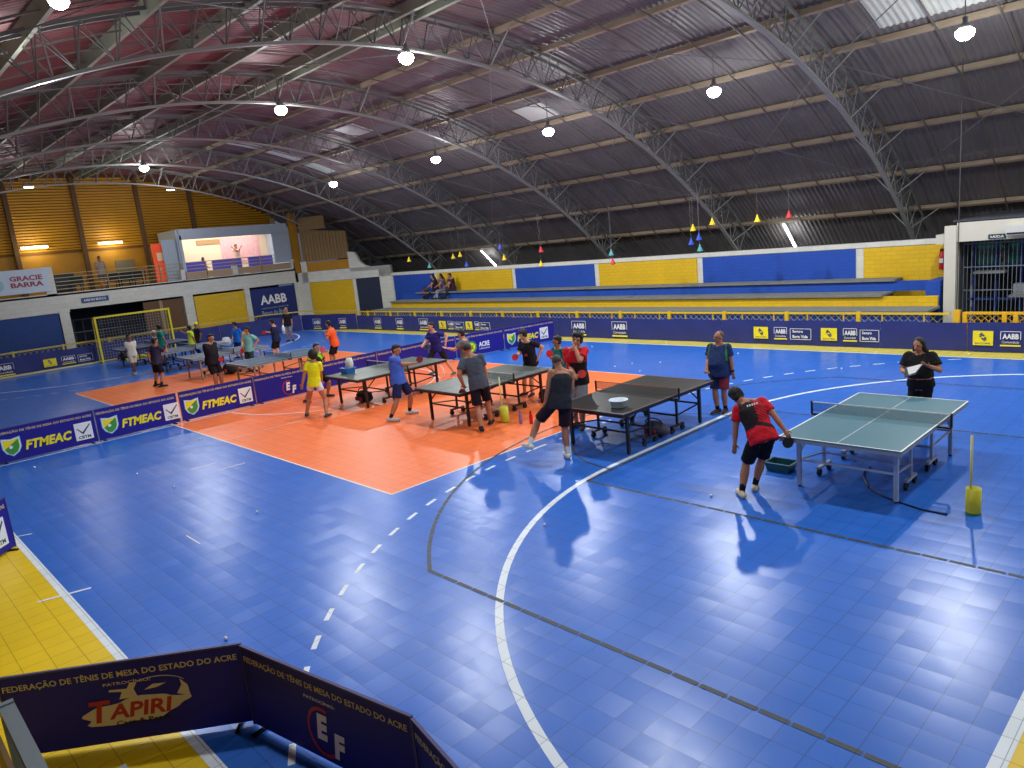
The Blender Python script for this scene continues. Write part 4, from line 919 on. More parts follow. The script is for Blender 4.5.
def person(key, spec, label, skin=1, shirt=(60, 60, 60), shirt2=None, shorts=(20, 20, 24), shorts2=None, shoe=(30, 30, 34), sock=None, hair='short', haircol=None, belly=0.0, build=1.0,
           style='tee', legs='shorts', vox=.010, grip='', pattern=None, cat='person', kneeout=.15, hem=.88):
    H, FL, FR, PE, NE, HC, HL, HR, fa, fh = spec
    k = H / 1.7; PE, NE, HC, HL, HR, FL, FR = [V(q) for q in (PE, NE, HC, HL, HR, FL, FR)]
    # the eye spot sits low on the figure: lift the head to its own neck length
    base = (FL + FR) / 2; base.z = min(FL.z, FR.z)
    f0 = V((-sin(rad(fa)), cos(rad(fa)), 0)); r0 = V((cos(rad(fa)), sin(rad(fa)), 0))
    up = (NE - PE).normalized(); r = (r0 - up * r0.dot(up)).normalized(); tf = up.cross(r); sp = (NE - PE).length
    t = thing('person', base, label, cat)
    shl, shr = NE - up * .022 * k - r * .168 * k * build ** .5, NE - up * .022 * k + r * .168 * k * build ** .5
    hl, hr = PE - up * .02 * k - r * .088 * k, PE - up * .02 * k + r * .088 * k
    arms = []; 
    for s, hd, sd in ((shl, HL, -1), (shr, HR, 1)):
        el, hh = ik(s, hd, .285 * k, .285 * k, (-tf * .7 - Z * .6 + r * sd * .55) if hd.z < s.z - .06 or key == 'redbend' else (tf * .35 - Z * .9 + r * sd * .55))
        fd = (hh - el).normalized(); wr = hh - fd * .045 * k; arms.append((s, el, wr, hh, fd, sd))
    legsj = []
    ls = max((h_ - ft_ - Z * .075 * k).length for h_, ft_ in ((hl, FL), (hr, FR))) / .985 / (.835 * k); ls = min(max(ls, .86), 1.08) if legs == 'shorts' else 1
    for h_, ft_, sd in ((hl, FL, -1), (hr, FR, 1)):
        kn, an = ik(h_, ft_ + Z * .075 * k, .425 * k * ls, .41 * k * ls, f0 + r0 * sd * kneeout); legsj.append((h_, kn, an, sd))
    # head frame
    hf = V((-sin(rad(fh)), cos(rad(fh)), 0)); hu = ((HC - NE).normalized() + Z * .8).normalized(); hf = (hf - hu * hf.dot(hu)).normalized(); hx = hf.cross(hu)
    R = (hx, hf, hu); I = (V((1, 0, 0)), V((0, 1, 0)), Z)
    hk = k * 1.06; build = build * 1.13
    # ---- body: one continuous surface
    g = G(); 
    def tor(tt, rx, ry, fw=0, s=1, add=0): return (PE + up * sp * tt + tf * fw * k, r, tf, (rx * s * build + add) * k, (ry * s * build + add) * k)
    T = [(-.20, .10, .085, 0), (-.1, .15, .105, -.005), (.05, .155, .108 + belly * .5, belly * .3), (.3, .138, .098 + belly, belly * .7 + .005), (.55, .145, .105 + belly * .5, belly * .35 + .005), (.78, .160, .103, 0), (.93, .125, .08, -.005), (1.0, .07, .06, -.005)]
    g.loft([tor(*a) for a in T])
    for s, el, wr, hh, fd, sd in arms:
        g.limb([s, s * .5 + el * .5, el, el * .55 + wr * .45, wr], [.056 * k * build ** .5, .051 * k * build ** .5, .043 * k, .043 * k, .028 * k], 10)
        # hand: palm, four fingers, thumb
        pn = fd.cross(r if abs(fd.dot(r)) < .8 else tf).normalized(); side = pn.cross(fd).normalized()
        if (side.dot(tf) < 0): side = -side
        inward = -r * sd; 
        if pn.dot(inward) < 0: pn = -pn
        pc = wr + fd * .045 * k; g.ell(pc, (side, fd, pn), (.040 * k, .052 * k, .017 * k), 10, 8)
        curl = 1.15 if ('L' in grip and sd < 0) or ('R' in grip and sd > 0) else .35
        for i, ln in enumerate((.072, .080, .075, .060)):
            b = pc + fd * .038 * k + side * (.028 - .019 * i) * k; d1 = (fd * cos(curl * .6) + pn * sin(curl * .6)); d2 = (fd * cos(curl * 1.5) + pn * sin(curl * 1.5))
            m1 = b + d1 * ln * .5 * k; m2 = m1 + d2 * ln * .5 * k; g.limb([b, m1, m2], [.0095 * k, .0088 * k, .0075 * k], 7)
        b = pc - fd * .015 * k + side * .034 * k; m1 = b + (fd * .6 + side * .7 + pn * .3).normalized() * .035 * k; m2 = m1 + (fd * .9 + side * .1 + pn * .5).normalized() * .03 * k
        g.limb([b, m1, m2], [.012 * k, .0105 * k, .009 * k], 7)
    for h_, kn, an, sd in legsj:
        g.limb([h_, h_ * .5 + kn * .5, kn, kn * .65 + an * .35, an], [.092 * k * build ** .5, .077 * k * build ** .5, .056 * k, .060 * k * build ** .4, .037 * k], 12)
        fo = (f0 + r0 * sd * .2).normalized(); g.limb([an - Z * .02 * k, an + fo * .12 * k - Z * .04 * k], [.035 * k, .028 * k], 8)
    hd = HC
    for s_ in (shl, shr): g.limb([NE + (hd - NE) * .28, NE * .55 + s_ * .45, s_], [.045 * k, .05 * k, .05 * k], 10)
    g.limb([NE - up * .03 * k, hd - hu * .05 * hk - hf * .01 * hk], [.062 * k * build ** .4, .056 * k], 12)
    g.ell(hd + hu * .022 * hk - hf * .008 * hk, R, (.074 * hk, .092 * hk, .088 * hk), 16, 12)
    g.ell(hd - hu * .040 * hk + hf * .018 * hk, R, (.056 * hk, .066 * hk, .070 * hk), 14, 10)
    g.ell(hd - hu * .092 * hk + hf * .058 * hk, R, (.024 * hk, .022 * hk, .020 * hk), 8, 6)
    g.limb([hd + hu * .012 * hk + hf * .084 * hk, hd - hu * .022 * hk + hf * .106 * hk], [.010 * hk, .015 * hk], 8)
    for s in (-1, 1):
        g.ell(hd + hx * s * .076 * hk - hf * .004 * hk - hu * .005 * hk, R, (.011 * hk, .020 * hk, .032 * hk), 8, 6)
        g.limb([hd + hu * .030 * hk + hf * .078 * hk + hx * s * .012 * hk, hd + hu * .028 * hk + hf * .070 * hk + hx * s * .045 * hk], [.010 * hk, .009 * hk], 6)
    eyes = [hd + hf * .082 * hk + hx * s * .031 * hk + hu * .008 * hk for s in (-1, 1)]; mouth = hd + hf * .086 * hk - hu * .058 * hk
    def cls(c):
        for e in eyes:
            if (c - e).length < .012 * hk: return 1
        d = c - mouth
        if abs(d.dot(hx)) < .024 * hk and abs(d.dot(hu)) < .008 * hk and d.dot(hf) > -.03: return 2
        return 0
    remesh_job('body', g, [M_SKIN[skin], M_EYE, M_LIP], t, base, vox, 2, cls)
    cv = max(.012, vox)
    # ---- shirt
    if style:
        g = G(); lo = -.20 if style != 'crop' else .22
        TS = [a for a in T if a[0] > lo]; 
        rings = []
        for tt in ([lo, lo + .10, .12] if style != 'crop' else [.22, .3]) + [.3, .55, .78, .93]:
            a = min(T, key=lambda q: abs(q[0] - tt)); rx, ry, fw = a[1], a[2], a[3]
            if tt < .2: rx, ry, fw = .155, .112 + belly * .6, belly * .4
            ad = .020 if tt < .7 else .014
            if style == 'tank' and tt > .85: rx *= .80
            rings.append(tor(tt, rx * (1.04 if .7 < tt < .96 and style != 'tank' else 1), ry, fw, 1, ad + (.006 if tt < .1 else 0)))
        rings.append(tor(.985 if style != 'tank' else .95, .08, .072, -.005, 1, .014)); g.loft(rings, 18)
        if style != 'tank':
            for s, el, wr, hh, fd, sd in arms:
                e = s * .32 + el * .68; out = (s - NE).normalized()
                g.limb([NE - up * .02 * k + (s - NE) * .15, NE - up * .035 * k + (s - NE) * .55, s - up * .01 * k], [.060 * k * build ** .4, .068 * k * build ** .5, .069 * k * build ** .5], 10)
                n_ = (e - s).normalized(); g.cyl(s, e, .068 * k * build ** .5, .077 * k * build ** .5, 12); 
        else:
            for s, el, wr, hh, fd, sd in arms: g.limb([NE - up * .10 * k + (s - NE) * .5, NE - up * .0 * k + (s - NE) * .42], [.05 * k, .032 * k], 8)
        m = [cloth('cloth_' + key, shirt)]; cl = None
        if shirt2:
            m.append(cloth('cloth2_' + key, shirt2))
            cl = pattern and (lambda c: pattern(c, PE, NE, r, tf, up, k, arms)) or (lambda c: 1 if min(seg_d(c, a[0], a[1]) for a in arms) < .085 * k and abs((c - NE).dot(r)) > .15 * k else 0)
        remesh_job('shirt', g, m, t, base, cv, 2, cl, .006)
    # ---- shorts / trousers
    g = G(); g.loft([tor(-.17, .12, .095, 0, 1, .015), tor(-.08, .155, .11, 0, 1, .016), tor(.06, .152, .105 + belly * .4, belly * .2, 1, .014), tor(.2, .142, .10 + belly * .8, belly * .5, 1, .008)], 18)
    for h_, kn, an, sd in legsj:
        if legs == 'shorts': e = h_ * (1 - hem) + kn * hem; g.cyl(h_ + Z * .02, e, .098 * k * build ** .5, .093 * k * build ** .5, 14)
        else: g.limb([h_, kn, an + Z * .02], [.098 * k * build ** .5, .072 * k, .058 * k], 12)
        g.ell(h_, I, (.1 * k * build ** .5,) * 3, 10, 8)
    m = [cloth('shorts_' + key, shorts)]; cl = None
    if shorts2: m.append(cloth('shorts2_' + key, shorts2)); cl = lambda c: 1 if (c - PE).dot(r0) < -.02 else 0
    remesh_job('shorts' if legs == 'shorts' else 'trousers', g, m, t, base, cv, 2, cl, .005)
    # ---- socks, shoes
    for h_, kn, an, sd in legsj:
        fo = (f0 + r0 * sd * .2).normalized(); an0 = an; gz0 = an.z - .075 * k
        g = G(); sole = V((an.x, an.y, gz0))
        g.limb([sole - fo * .06 * k + Z * .045 * k, sole + fo * .08 * k + Z * .045 * k, sole + fo * .19 * k + Z * .034 * k], [.046 * k, .048 * k, .038 * k], 12); g.limb([an - Z * .02 * k, an + Z * .005], [.042 * k, .042 * k], 10)
        remesh_job('shoe', g, [cloth('shoe_' + key, shoe), M_SOLEW], t, base, .011, 2, lambda c, z=gz0: 1 if c.z < z + .022 * k else 0, 0, gz0 + .004)
        if sock is not None:
            g = G(); tp = an * .68 + kn * .32; g.limb([an, tp], [.041 * k, .050 * k], 12); remesh_job('sock', g, cloth('sock_' + key, sock), t, base, .012, 1)
    # ---- hair
    hm = M_HAIR if haircol is None else mat('hair_' + key, haircol, .7, var=.3, vscale=50)
    g = G(); sz = {'short': (1.08, 1.0), 'crop': (1.0, .96), 'curly': (1.26, 1.12), 'long': (1.12, 1.0), 'bun': (1.6, 1.3), 'cap': (1.1, 1.0)}[hair]
    g.ell(hd + hu * (.040 if hair != 'crop' else .032) * hk - hf * (.024 if hair != 'cap' else .01) * hk, R, (.076 * hk * sz[0], .088 * hk * sz[1], .080 * hk * sz[0]), 16, 10)
    if hair in ('short', 'curly', 'long', 'bun'): g.ell(hd - hf * .035 * hk - hu * .01 * hk, R, (.073 * hk * sz[0], .062 * hk, .075 * hk), 12, 8)
    if hair in ('short', 'curly'): g.limb([hd + hu * .085 * hk + hf * .045 * hk - hx * .03 * hk, hd + hu * .088 * hk + hf * .045 * hk + hx * .03 * hk], [.03 * hk * sz[0], .03 * hk * sz[0]], 8)
    if hair == 'bun': g.ell(hd + hu * .10 * hk - hf * .06 * hk, R, (.06 * hk, .06 * hk, .055 * hk), 10, 8)
    if hair == 'long':
        for s in (-1, 1): g.limb([hd + hu * .05 * hk + hx * s * .055 * hk - hf * .01 * hk, hd - hu * .08 * hk + hx * s * .078 * hk - hf * .035 * hk, NE - up * .12 * k + hx * s * .11 * k - hf * .07 * k, NE - up * .26 * k + hx * s * .11 * k - hf * .08 * k], [.04 * hk, .042 * hk, .06 * k, .03 * k], 10)
        g.limb([hd - hf * .05 * hk, NE - up * .05 * k - hf * .09 * k, NE - up * .25 * k - hf * .10 * k], [.07 * hk, .09 * k, .05 * k], 10)
    if hair == 'cap': g.slab(hd + hu * .04 * hk + hf * .06 * hk, hx, hf, hu, [(-.06, 0), (.06, 0), (.05, .07), (0, .09), (-.05, .07)], -.008, .006)
    if hair == 'crop' : hm = M_HAIRG if haircol is None else hm
    remesh_job('hair' if hair != 'cap' else 'cap', g, hm, t, base, .011, 2, None, {'curly': .014, 'bun': .010, 'long': .008}.get(hair, .003))
    return dict(t=t, arms=arms, head=(hd, hx, hf, hu), NE=NE, PE=PE, r=r, tf=tf, up=up, k=k, legs=legsj)

CR = V((.697, .717, 0)); CB = V((.717, -.697, .1)).normalized()   # across and towards the spectator side of the hall
def paddle(P, hand, a, b, col, label):
    s, el, wr, hh, fd, sd = P['arms'][0 if hand == 'L' else 1]
    d = (CR * a + Z * b).normalized(); n = (CB + Z * .25); n = (n - d * n.dot(d)).normalized(); x = d.cross(n)
    h0 = wr + fd * .055 * P['k']; c = h0 + d * .125
    t = thing('table_tennis_paddle', h0, label, 'paddle')
    part('handle', G().beam(h0 - d * .035, h0 + d * .06, .028, .022, up=n), mat('paddle_wood', (190, 150, 100), .5), t)
    ov = [(.075 * cos(2 * pi * i / 20), .08 * sin(2 * pi * i / 20)) for i in range(20)]
    part('blade', G().slab(c, x, d, n, ov, -.003, .003), mat('paddle_ply', (170, 130, 90), .5), t)
    m1 = mat('rubber_' + col, {'red': (206, 34, 44), 'black': (22, 22, 26), 'pink': (240, 96, 130), 'dark_red': (120, 22, 40)}[col], .5)
    o = part('rubber', G().slab(c, x, d, n, [(p * .98, q * .98) for p, q in ov], .0031, .007), m1, t)
    part('rubber', G().slab(c, x, d, n, [(p * .98, q * .98) for p, q in ov], -.007, -.0031), mat('rubber_black', (22, 22, 26), .5), t)

SP = {
'woman':[1.56,[1.215,1.659,0.0],[0.995,1.659,0.0],[1.14,1.67,0.848],[1.124,1.665,1.316],[1.113,1.631,1.456],[1.296,1.404,1.194],[1.007,1.368,1.09],180,168],
'redbend':[1.591,[0.132,-2.128,-0.0],[0.15,-1.808,0.0],[0.312,-1.874,0.805],[0.076,-1.753,1.204],[-0.121,-1.724,1.277],[-0.056,-1.962,0.526],[0.589,-1.722,0.828],35,60],
'heavy':[1.61,[-2.313,1.735,0.0],[-2.408,1.609,0.0],[-2.358,1.674,0.841],[-2.359,1.673,1.324],[-2.348,1.657,1.485],[-2.1,1.71,0.707],[-2.493,1.42,0.861],185,150],
'tank':[1.715,[-3.499,-2.459,0.237],[-3.122,-1.971,0.0],[-3.177,-1.992,0.964],[-3.167,-1.904,1.471],[-3.239,-1.903,1.626],[-3.341,-2.175,0.923],[-3.255,-1.753,0.886],65,50],
'redblack':[1.85,[-4.073,-0.453,0.0],[-4.275,-0.394,0.0],[-4.149,-0.401,0.982],[-4.148,-0.401,1.537],[-4.09,-0.389,1.718],[-4.058,-0.508,1.607],[-3.983,-0.656,1.1],200,205],
'green':[1.58,[-5.473,0.631,0.0],[-5.689,0.669,0.0],[-5.575,0.655,0.822],[-5.568,0.661,1.296],[-5.56,0.628,1.474],[-5.448,0.637,1.025],[-5.51,0.374,1.135],170,135],
'black':[1.58,[-7.112,1.282,0.0],[-7.328,1.244,0.0],[-7.124,1.341,0.83],[-7.114,1.257,1.296],[-7.12,1.165,1.488],[-6.937,1.409,0.921],[-7.14,0.987,1.082],190,160],
'grey':[1.799,[-5.813,-1.495,0.0],[-6.052,-1.032,0.0],[-5.994,-1.303,0.928],[-6.105,-1.31,1.456],[-6.184,-1.325,1.611],[-6.247,-1.476,0.888],[-6.005,-1.041,0.836],45,55],
'grey2':[1.6,[-9.086,0.891,0.0],[-9.196,1.082,0.0],[-9.097,1.039,0.84],[-9.105,1.03,1.32],[-9.141,0.986,1.488],[-9.404,0.667,1.167],[-9.121,0.854,0.585],120,115],
'navy':[1.55,[-11.355,2.395,-0.0],[-11.718,1.939,0.096],[-11.592,2.068,0.85],[-11.562,1.975,1.304],[-11.55,1.909,1.5],[-11.295,2.15,0.952],[-11.658,1.614,1.002],195,165],
'blue':[1.683,[-8.581,-1.233,0.0],[-8.415,-1.873,0.0],[-8.482,-1.501,0.872],[-8.524,-1.502,1.375],[-8.485,-1.445,1.524],[-8.443,-1.292,0.816],[-8.278,-1.136,1.184],-50,-65],
'yellow':[1.583,[-10.948,-2.55,0.0],[-10.325,-2.368,0.0],[-10.616,-2.403,0.825],[-10.612,-2.346,1.297],[-10.619,-2.316,1.454],[-10.754,-2.685,0.72],[-10.707,-2.161,0.734],40,30],
'jersey':[1.507,[-12.573,-1.041,-0.0],[-12.496,-1.738,-0.0],[-12.49,-1.292,0.783],[-12.477,-1.236,1.231],[-12.475,-1.211,1.387],[-12.489,-1.088,1.19],[-12.718,-1.847,0.704],-60,-70],
'orange':[1.62,[-16.833,1.637,0.0],[-16.975,1.806,0.0],[-16.841,1.821,0.843],[-16.863,1.754,1.324],[-16.869,1.702,1.51],[-16.886,1.55,1.264],[-16.775,1.951,0.744],130,125],
'navyreach':[1.6,[-21.476,1.864,0.0],[-21.586,2.055,0.0],[-21.493,2.012,0.826],[-21.464,1.985,1.304],[-21.477,1.934,1.492],[-21.514,1.995,0.74],[-21.532,1.724,1.132],120,110],
'standing':[1.572,[-26.91,5.415,0.0],[-27.033,5.248,0.0],[-26.987,5.301,0.82],[-26.971,5.334,1.29],[-26.958,5.314,1.504],[-26.813,5.426,0.665],[-27.015,5.02,0.653],215,190],
'tealkid':[1.6,[-19.645,0.2,0.0],[-19.852,0.125,0.0],[-19.762,0.131,0.833],[-19.744,0.173,1.311],[-19.73,0.155,1.49],[-19.507,0.216,0.924],[-19.651,-0.114,0.94],200,170],
'bluekid':[1.5,[-24.094,1.655,0.0],[-24.301,1.58,0.0],[-24.189,1.638,0.756],[-24.184,1.65,1.206],[-24.179,1.61,1.396],[-24.049,1.713,0.706],[-24.177,1.407,0.794],200,140],
'vest':[1.5,[-25.898,0.412,0.0],[-26.089,0.522,0.0],[-25.993,0.469,0.796],[-25.983,0.497,1.245],[-25.975,0.46,1.396],[-25.846,0.583,0.754],[-26.006,0.134,1.322],150,110],
'cap':[1.53,[-26.91,1.138,0.0],[-27.129,1.157,0.0],[-27.043,1.082,0.796],[-27.022,1.139,1.251],[-27.0,1.14,1.424],[-26.91,1.156,0.752],[-27.003,0.9,0.791],175,160],
'blackman':[1.74,[-17.542,-1.86,0.0],[-17.467,-2.067,0.0],[-17.535,-2.042,0.921],[-17.529,-2.028,1.443],[-17.505,-1.963,1.618],[-17.684,-2.152,0.772],[-17.441,-1.936,0.964],-70,-75],
'dark':[1.652,[-20.915,-2.757,0.0],[-20.411,-2.731,0.0],[-20.653,-2.688,0.859],[-20.653,-2.61,1.348],[-20.65,-2.598,1.521],[-20.693,-2.844,0.867],[-20.627,-2.283,1.344],20,5],
'tealman':[1.68,[-26.423,-0.581,0.0],[-26.614,-0.471,0.0],[-26.512,-0.506,0.887],[-26.514,-0.512,1.391],[-26.519,-0.526,1.562],[-26.359,-0.355,0.811],[-26.456,-0.661,0.901],150,100],
'whitecap':[1.45,[-26.844,-0.629,0.0],[-27.063,-0.61,0.0],[-26.965,-0.659,0.736],[-26.955,-0.625,1.17],[-26.934,-0.626,1.35],[-26.836,-0.579,0.664],[-26.925,-0.865,0.669],175,170],
'boy':[1.522,[-25.317,-2.144,0.0],[-25.336,-2.052,0.0],[-25.313,-2.051,0.796],[-25.312,-2.046,1.253],[-25.316,-2.06,1.437],[-25.199,-2.015,0.707],[-25.238,-2.154,0.672],-100,-80],

}
BLK = (24, 24, 28)
P = {}
def mk(key, label, **kw): P[key] = person(key, SP[key], label, **kw)
def jersey_pat(c, PE, NE, r, tf, up, k, arms):   # black shoulder sweep and thin slanted stripes over red
    d = c - PE; u_, v_ = d.dot(r) / k, d.dot(up) / k
    if min(seg_d(c, a[0], a[1]) for a in arms) < .085 * k and abs((c - NE).dot(r)) > .17 * k: return 0
    if v_ > .12 and u_ < .02 and v_ > .20 + u_ * 1.0: return 1
    if abs(v_ - .16 + u_ * .5) < .035: return 1
    return 1 if ((u_ * .9 + v_) % .05) < .017 and v_ > .2 else 0
def redtop(c, PE, NE, r, tf, up, k, arms):
    v_ = (c - PE).dot(up) / k; return 1 if v_ < .30 and min(seg_d(c, a[0], a[1]) for a in arms) > .075 * k else 0
def blacktop(c, PE, NE, r, tf, up, k, arms):
    v_ = (c - PE).dot(up) / k; u_ = (c - PE).dot(r) / k; return 1 if v_ > .38 + .2 * sin(u_ * 14) * .3 else 0
def sides(c, PE, NE, r, tf, up, k, arms):
    u_ = abs((c - PE).dot(r)) / k; v_ = (c - PE).dot(up) / k; return 1 if (abs(u_ - .185 + (v_ - .4) * .12) < .014 and v_ > .22) else 0
V8 = .0085
mk('woman', 'woman with long black hair, black top and trousers, behind the teal table', skin=1, shirt=BLK, shorts=BLK, hair='long', style='crop', legs='long', vox=V8, build=1.15, belly=.02, grip='R')
mk('redbend', 'player bending over in red and black striped shirt beside the teal table', skin=1, shirt=(200, 28, 44), shirt2=(40, 34, 38), pattern=jersey_pat, shorts=(18, 18, 26), shoe=(214, 200, 170), sock=(20, 20, 24), hair='curly', vox=V8, grip='R', build=1.05)
mk('heavy', 'stout bald man in navy shirt standing beyond the black table', skin=1, shirt=(34, 52, 96), shirt2=(60, 120, 60), pattern=sides, shorts=(34, 40, 74), shorts2=(130, 50, 60), shoe=(60, 44, 44), sock=(18, 20, 30), hair='crop', haircol=(96, 70, 60), belly=.06, build=1.12, vox=V8, grip='R')
mk('tank', 'man in dark tank top stepping past the near end of the black table', skin=1, shirt=(44, 46, 54), shorts=(44, 26, 34), shoe=(210, 210, 200), sock=(220, 220, 220), hair='crop', style='tank', build=1.02, vox=V8)
mk('redblack', 'tall curly-haired man in red and black shirt with a hand at his face', skin=1, shirt=(190, 26, 40), shirt2=(34, 30, 36), pattern=redtop, shorts=(128, 134, 140), shoe=(50, 50, 54), hair='curly', vox=V8, grip='R')
mk('green', 'man in dark teal shirt behind the man in red and black', skin=1, shirt=(20, 90, 88), shorts=BLK, hair='short', grip='R')
mk('black', 'player in black shirt at the far end of the orange court table, ready to receive', skin=0, shirt=(30, 26, 38), shorts=BLK, shoe=(40, 40, 44), hair='curly', grip='R')
mk('grey', 'player in slate grey shirt, back turned, at the near table end by the yellow tub', skin=1, shirt=(72, 82, 96), shorts=(24, 24, 40), shoe=(40, 42, 48), hair='crop', haircol=(40, 34, 32), vox=V8, grip='L', build=.92)
mk('grey2', 'man in grey shirt stretching an arm to the left between two black-legged tables', skin=0, shirt=(104, 100, 104), shorts=BLK, hair='short', grip='R')
mk('navy', 'player in dark blue shirt lunging at the far end of the table by the barrier', skin=0, shirt=(40, 40, 120), shorts=BLK, shoe=(70, 90, 110), hair='short', grip='R')
mk('blue', 'man in bright blue shirt holding his paddle out to the right', skin=1, shirt=(66, 104, 206), shorts=(30, 40, 90), shoe=(190, 200, 205), sock=(24, 28, 40), hair='short', vox=V8, grip='R', build=1.08)
mk('yellow', 'girl in bright yellow shirt and white shorts seen from behind', skin=1, shirt=(222, 226, 30), shorts=(214, 218, 232), shoe=(60, 70, 70), hair='bun', vox=V8, build=.84, hem=.42)
mk('jersey', 'player in black and lime shirt raising a pink paddle behind the girl in yellow', skin=1, shirt=(30, 36, 34), shirt2=(150, 200, 40), pattern=blacktop, shorts=BLK, shoe=(40, 50, 80), hair='short', grip='L')
mk('orange', 'man in orange shirt and black shorts beyond the long barrier', skin=1, shirt=(232, 92, 40), shorts=BLK, hair='short', vox=.011)
mk('navyreach', 'player in dark navy shirt reaching left with a red paddle beyond the barrier', skin=0, shirt=(30, 42, 80), shorts=BLK, hair='short', vox=.012, grip='R')
mk('standing', 'man in black shirt and grey shorts standing before the big club sign', skin=1, shirt=BLK, shorts=(120, 124, 134), shoe=(40, 40, 40), hair='crop', vox=.012)
mk('tealkid', 'youth in pale teal shirt between the two far blue-grey tables', skin=1, shirt=(120, 186, 186), shorts=(40, 60, 66), hair='short', vox=.013, grip='R')
mk('bluekid', 'boy in bright blue shirt beyond the third far table', skin=1, shirt=(30, 110, 216), shorts=(24, 40, 90), hair='short', vox=.013)
mk('vest', 'person in yellow-green shirt raising an arm near the goal', skin=1, shirt=(206, 222, 60), shorts=(200, 204, 210), hair='short', vox=.014, grip='R')
mk('cap', 'person in black with a bright yellow cap near the yellow wall panel', skin=1, shirt=(26, 30, 30), shorts=BLK, hair='cap', haircol=(240, 226, 20), vox=.014, legs='long')
mk('blackman', 'bearded man in black shirt with a red paddle beyond the barrier gap', skin=1, shirt=(30, 24, 32), shorts=(26, 20, 28), shoe=(40, 40, 44), hair='short', vox=.011, grip='R', build=1.12, belly=.02)
mk('dark', 'player in dark slate shirt at the left, back to the camera, on the orange floor', skin=1, shirt=(54, 52, 80), shorts=(24, 20, 26), shoe=(28, 28, 34), sock=(20, 20, 26), hair='short', vox=.011, grip='R')
mk('tealman', 'man in teal green shirt standing before the goal', skin=1, shirt=(20, 130, 112), shorts=(60, 66, 80), hair='short', vox=.014)
mk('whitecap', 'person in white shirt and pale cap behind the player in slate', skin=1, shirt=(206, 206, 214), shorts=(60, 64, 80), hair='cap', haircol=(196, 190, 190), vox=.014)
mk('boy', 'boy in white shirt and cream shorts standing left of the far tables', skin=2, shirt=(232, 226, 210), shorts=(222, 206, 176), shoe=(200, 200, 190), hair='short', vox=.013)
# spectators on the stand, upstairs and in the lit room
for i, (x, lab, c) in enumerate(((-23.95, 'left of three spectators sitting on the top step of the stand', (40, 36, 60)), (-23.3, 'middle of three spectators sitting on the top step of the stand', (90, 80, 110)), (-22.6, 'right of three spectators sitting on the top step of the stand', (60, 40, 60)))):
    ft_ = (11.12, 11.3, 11.2)[i]
    person('sit%d' % i, [1.6, (x - .1 - .15 * (i == 0), ft_, 1.19), (x + .1, ft_ + .03, 1.19), (x, 11.88, 1.63), (x - .03, 11.84, 2.10), (x - .04, 11.78, 2.27), (x - .14, 11.5, 1.78), (x + .16, 11.5, 1.78), 180, 160], lab, skin=1, shirt=c, shorts=((34, 34, 50), (130, 126, 140), (40, 36, 50))[i], legs='long', hair='long' if i < 2 else 'short', vox=.015)
person('upstairs', [1.6, (-35.1, .16, 3.24), (-35.1, -.06, 3.24), (-35.1, .05, 4.08), (-35.05, .05, 4.55), (-35.02, .05, 4.72), (-34.95, .3, 3.9), (-34.95, -.2, 3.9), -90, -90], 'person in pale shirt standing on the mezzanine behind the railing', skin=1, shirt=(160, 150, 140), shorts=(90, 90, 90), hair='short', vox=.016)
person('inroom', [1.65, (-35.0, 6.85, 3.25), (-35.0, 7.05, 3.25), (-35.0, 6.95, 4.1), (-35, 6.95, 4.6), (-34.98, 6.95, 4.78), (-34.9, 6.7, 4.75), (-34.9, 7.2, 4.75), -90, -90], 'person in pale shirt standing with raised arms in the lit room upstairs', skin=1, shirt=(230, 190, 170), shorts=(150, 110, 100), hair='short', vox=.016)
person('inroom2', [1.3, (-34.9, 4.95, 3.25), (-34.9, 5.1, 3.25), (-34.9, 5.02, 3.75), (-34.9, 5.02, 4.12), (-34.88, 5.02, 4.27), (-34.8, 4.9, 3.8), (-34.8, 5.2, 3.8), -90, -60], 'child with dark hair seen in the lit room upstairs between the purple pads', skin=1, shirt=(210, 170, 190), shorts=(100, 90, 120), hair='long', vox=.016)
run_jobs()

for key, hand, a, b, col, lab in (('redbend', 'R', .1, -1, 'black', 'black paddle hanging from the hand of the bending player'), ('heavy', 'R', .8, -.6, 'black', 'dark paddle held low by the stout man in navy'),
    ('redblack', 'R', .8, .1, 'red', 'red paddle held by the man in red and black shirt'), ('green', 'R', -.3, .9, 'red', 'red paddle of the man in dark teal'), ('black', 'R', -.6, -.6, 'red', 'red paddle of the player in black at the far table end'),
    ('grey', 'L', -.3, -.8, 'dark_red', 'dark red paddle touching the table, held by the player in slate grey'), ('grey2', 'R', .1, -.9, 'black', 'black paddle of the man in grey stretching his arm'), ('navy', 'R', .8, -.5, 'black', 'black paddle of the lunging player in dark blue'),
    ('blue', 'R', .8, .55, 'dark_red', 'dark red paddle held out by the man in bright blue'), ('jersey', 'L', .4, .9, 'pink', 'pink paddle raised behind the girl in yellow'), ('navyreach', 'R', -1, -.05, 'red', 'red paddle stretched to the left beyond the barrier'),
    ('blackman', 'R', 1, -.15, 'red', 'red paddle of the bearded man in black'), ('tealkid', 'R', -.3, -.9, 'red', 'red paddle of the youth in pale teal')):
    paddle(P[key], hand, a, b, col, lab)
w_ = P['heavy']['arms'][0]; 
o = G(); o.cyl(w_[2] - w_[4] * .035, w_[2] - w_[4] * .01, .036, n=14); o.slab(w_[2] - w_[4] * .022, CR, Z, CB, rect(-.02, -.02, .02, .02), .025, .042)
part('wristwatch', o, M_BLACK, P['heavy']['t'])
pb = P['redbend']; q = G(); c0 = pb['NE'] - pb['up'] * .075 - pb['tf'] * .118
M_SPRINT = M_WHITE
for i in range(5): q.slab(c0 + pb['r'] * (i - 2) * .032, pb['r'], pb['up'], -pb['tf'], rect(0, 0, .02, .028), -.012, .003)
part('shirt_print', q, M_WHITE, pb['t'])
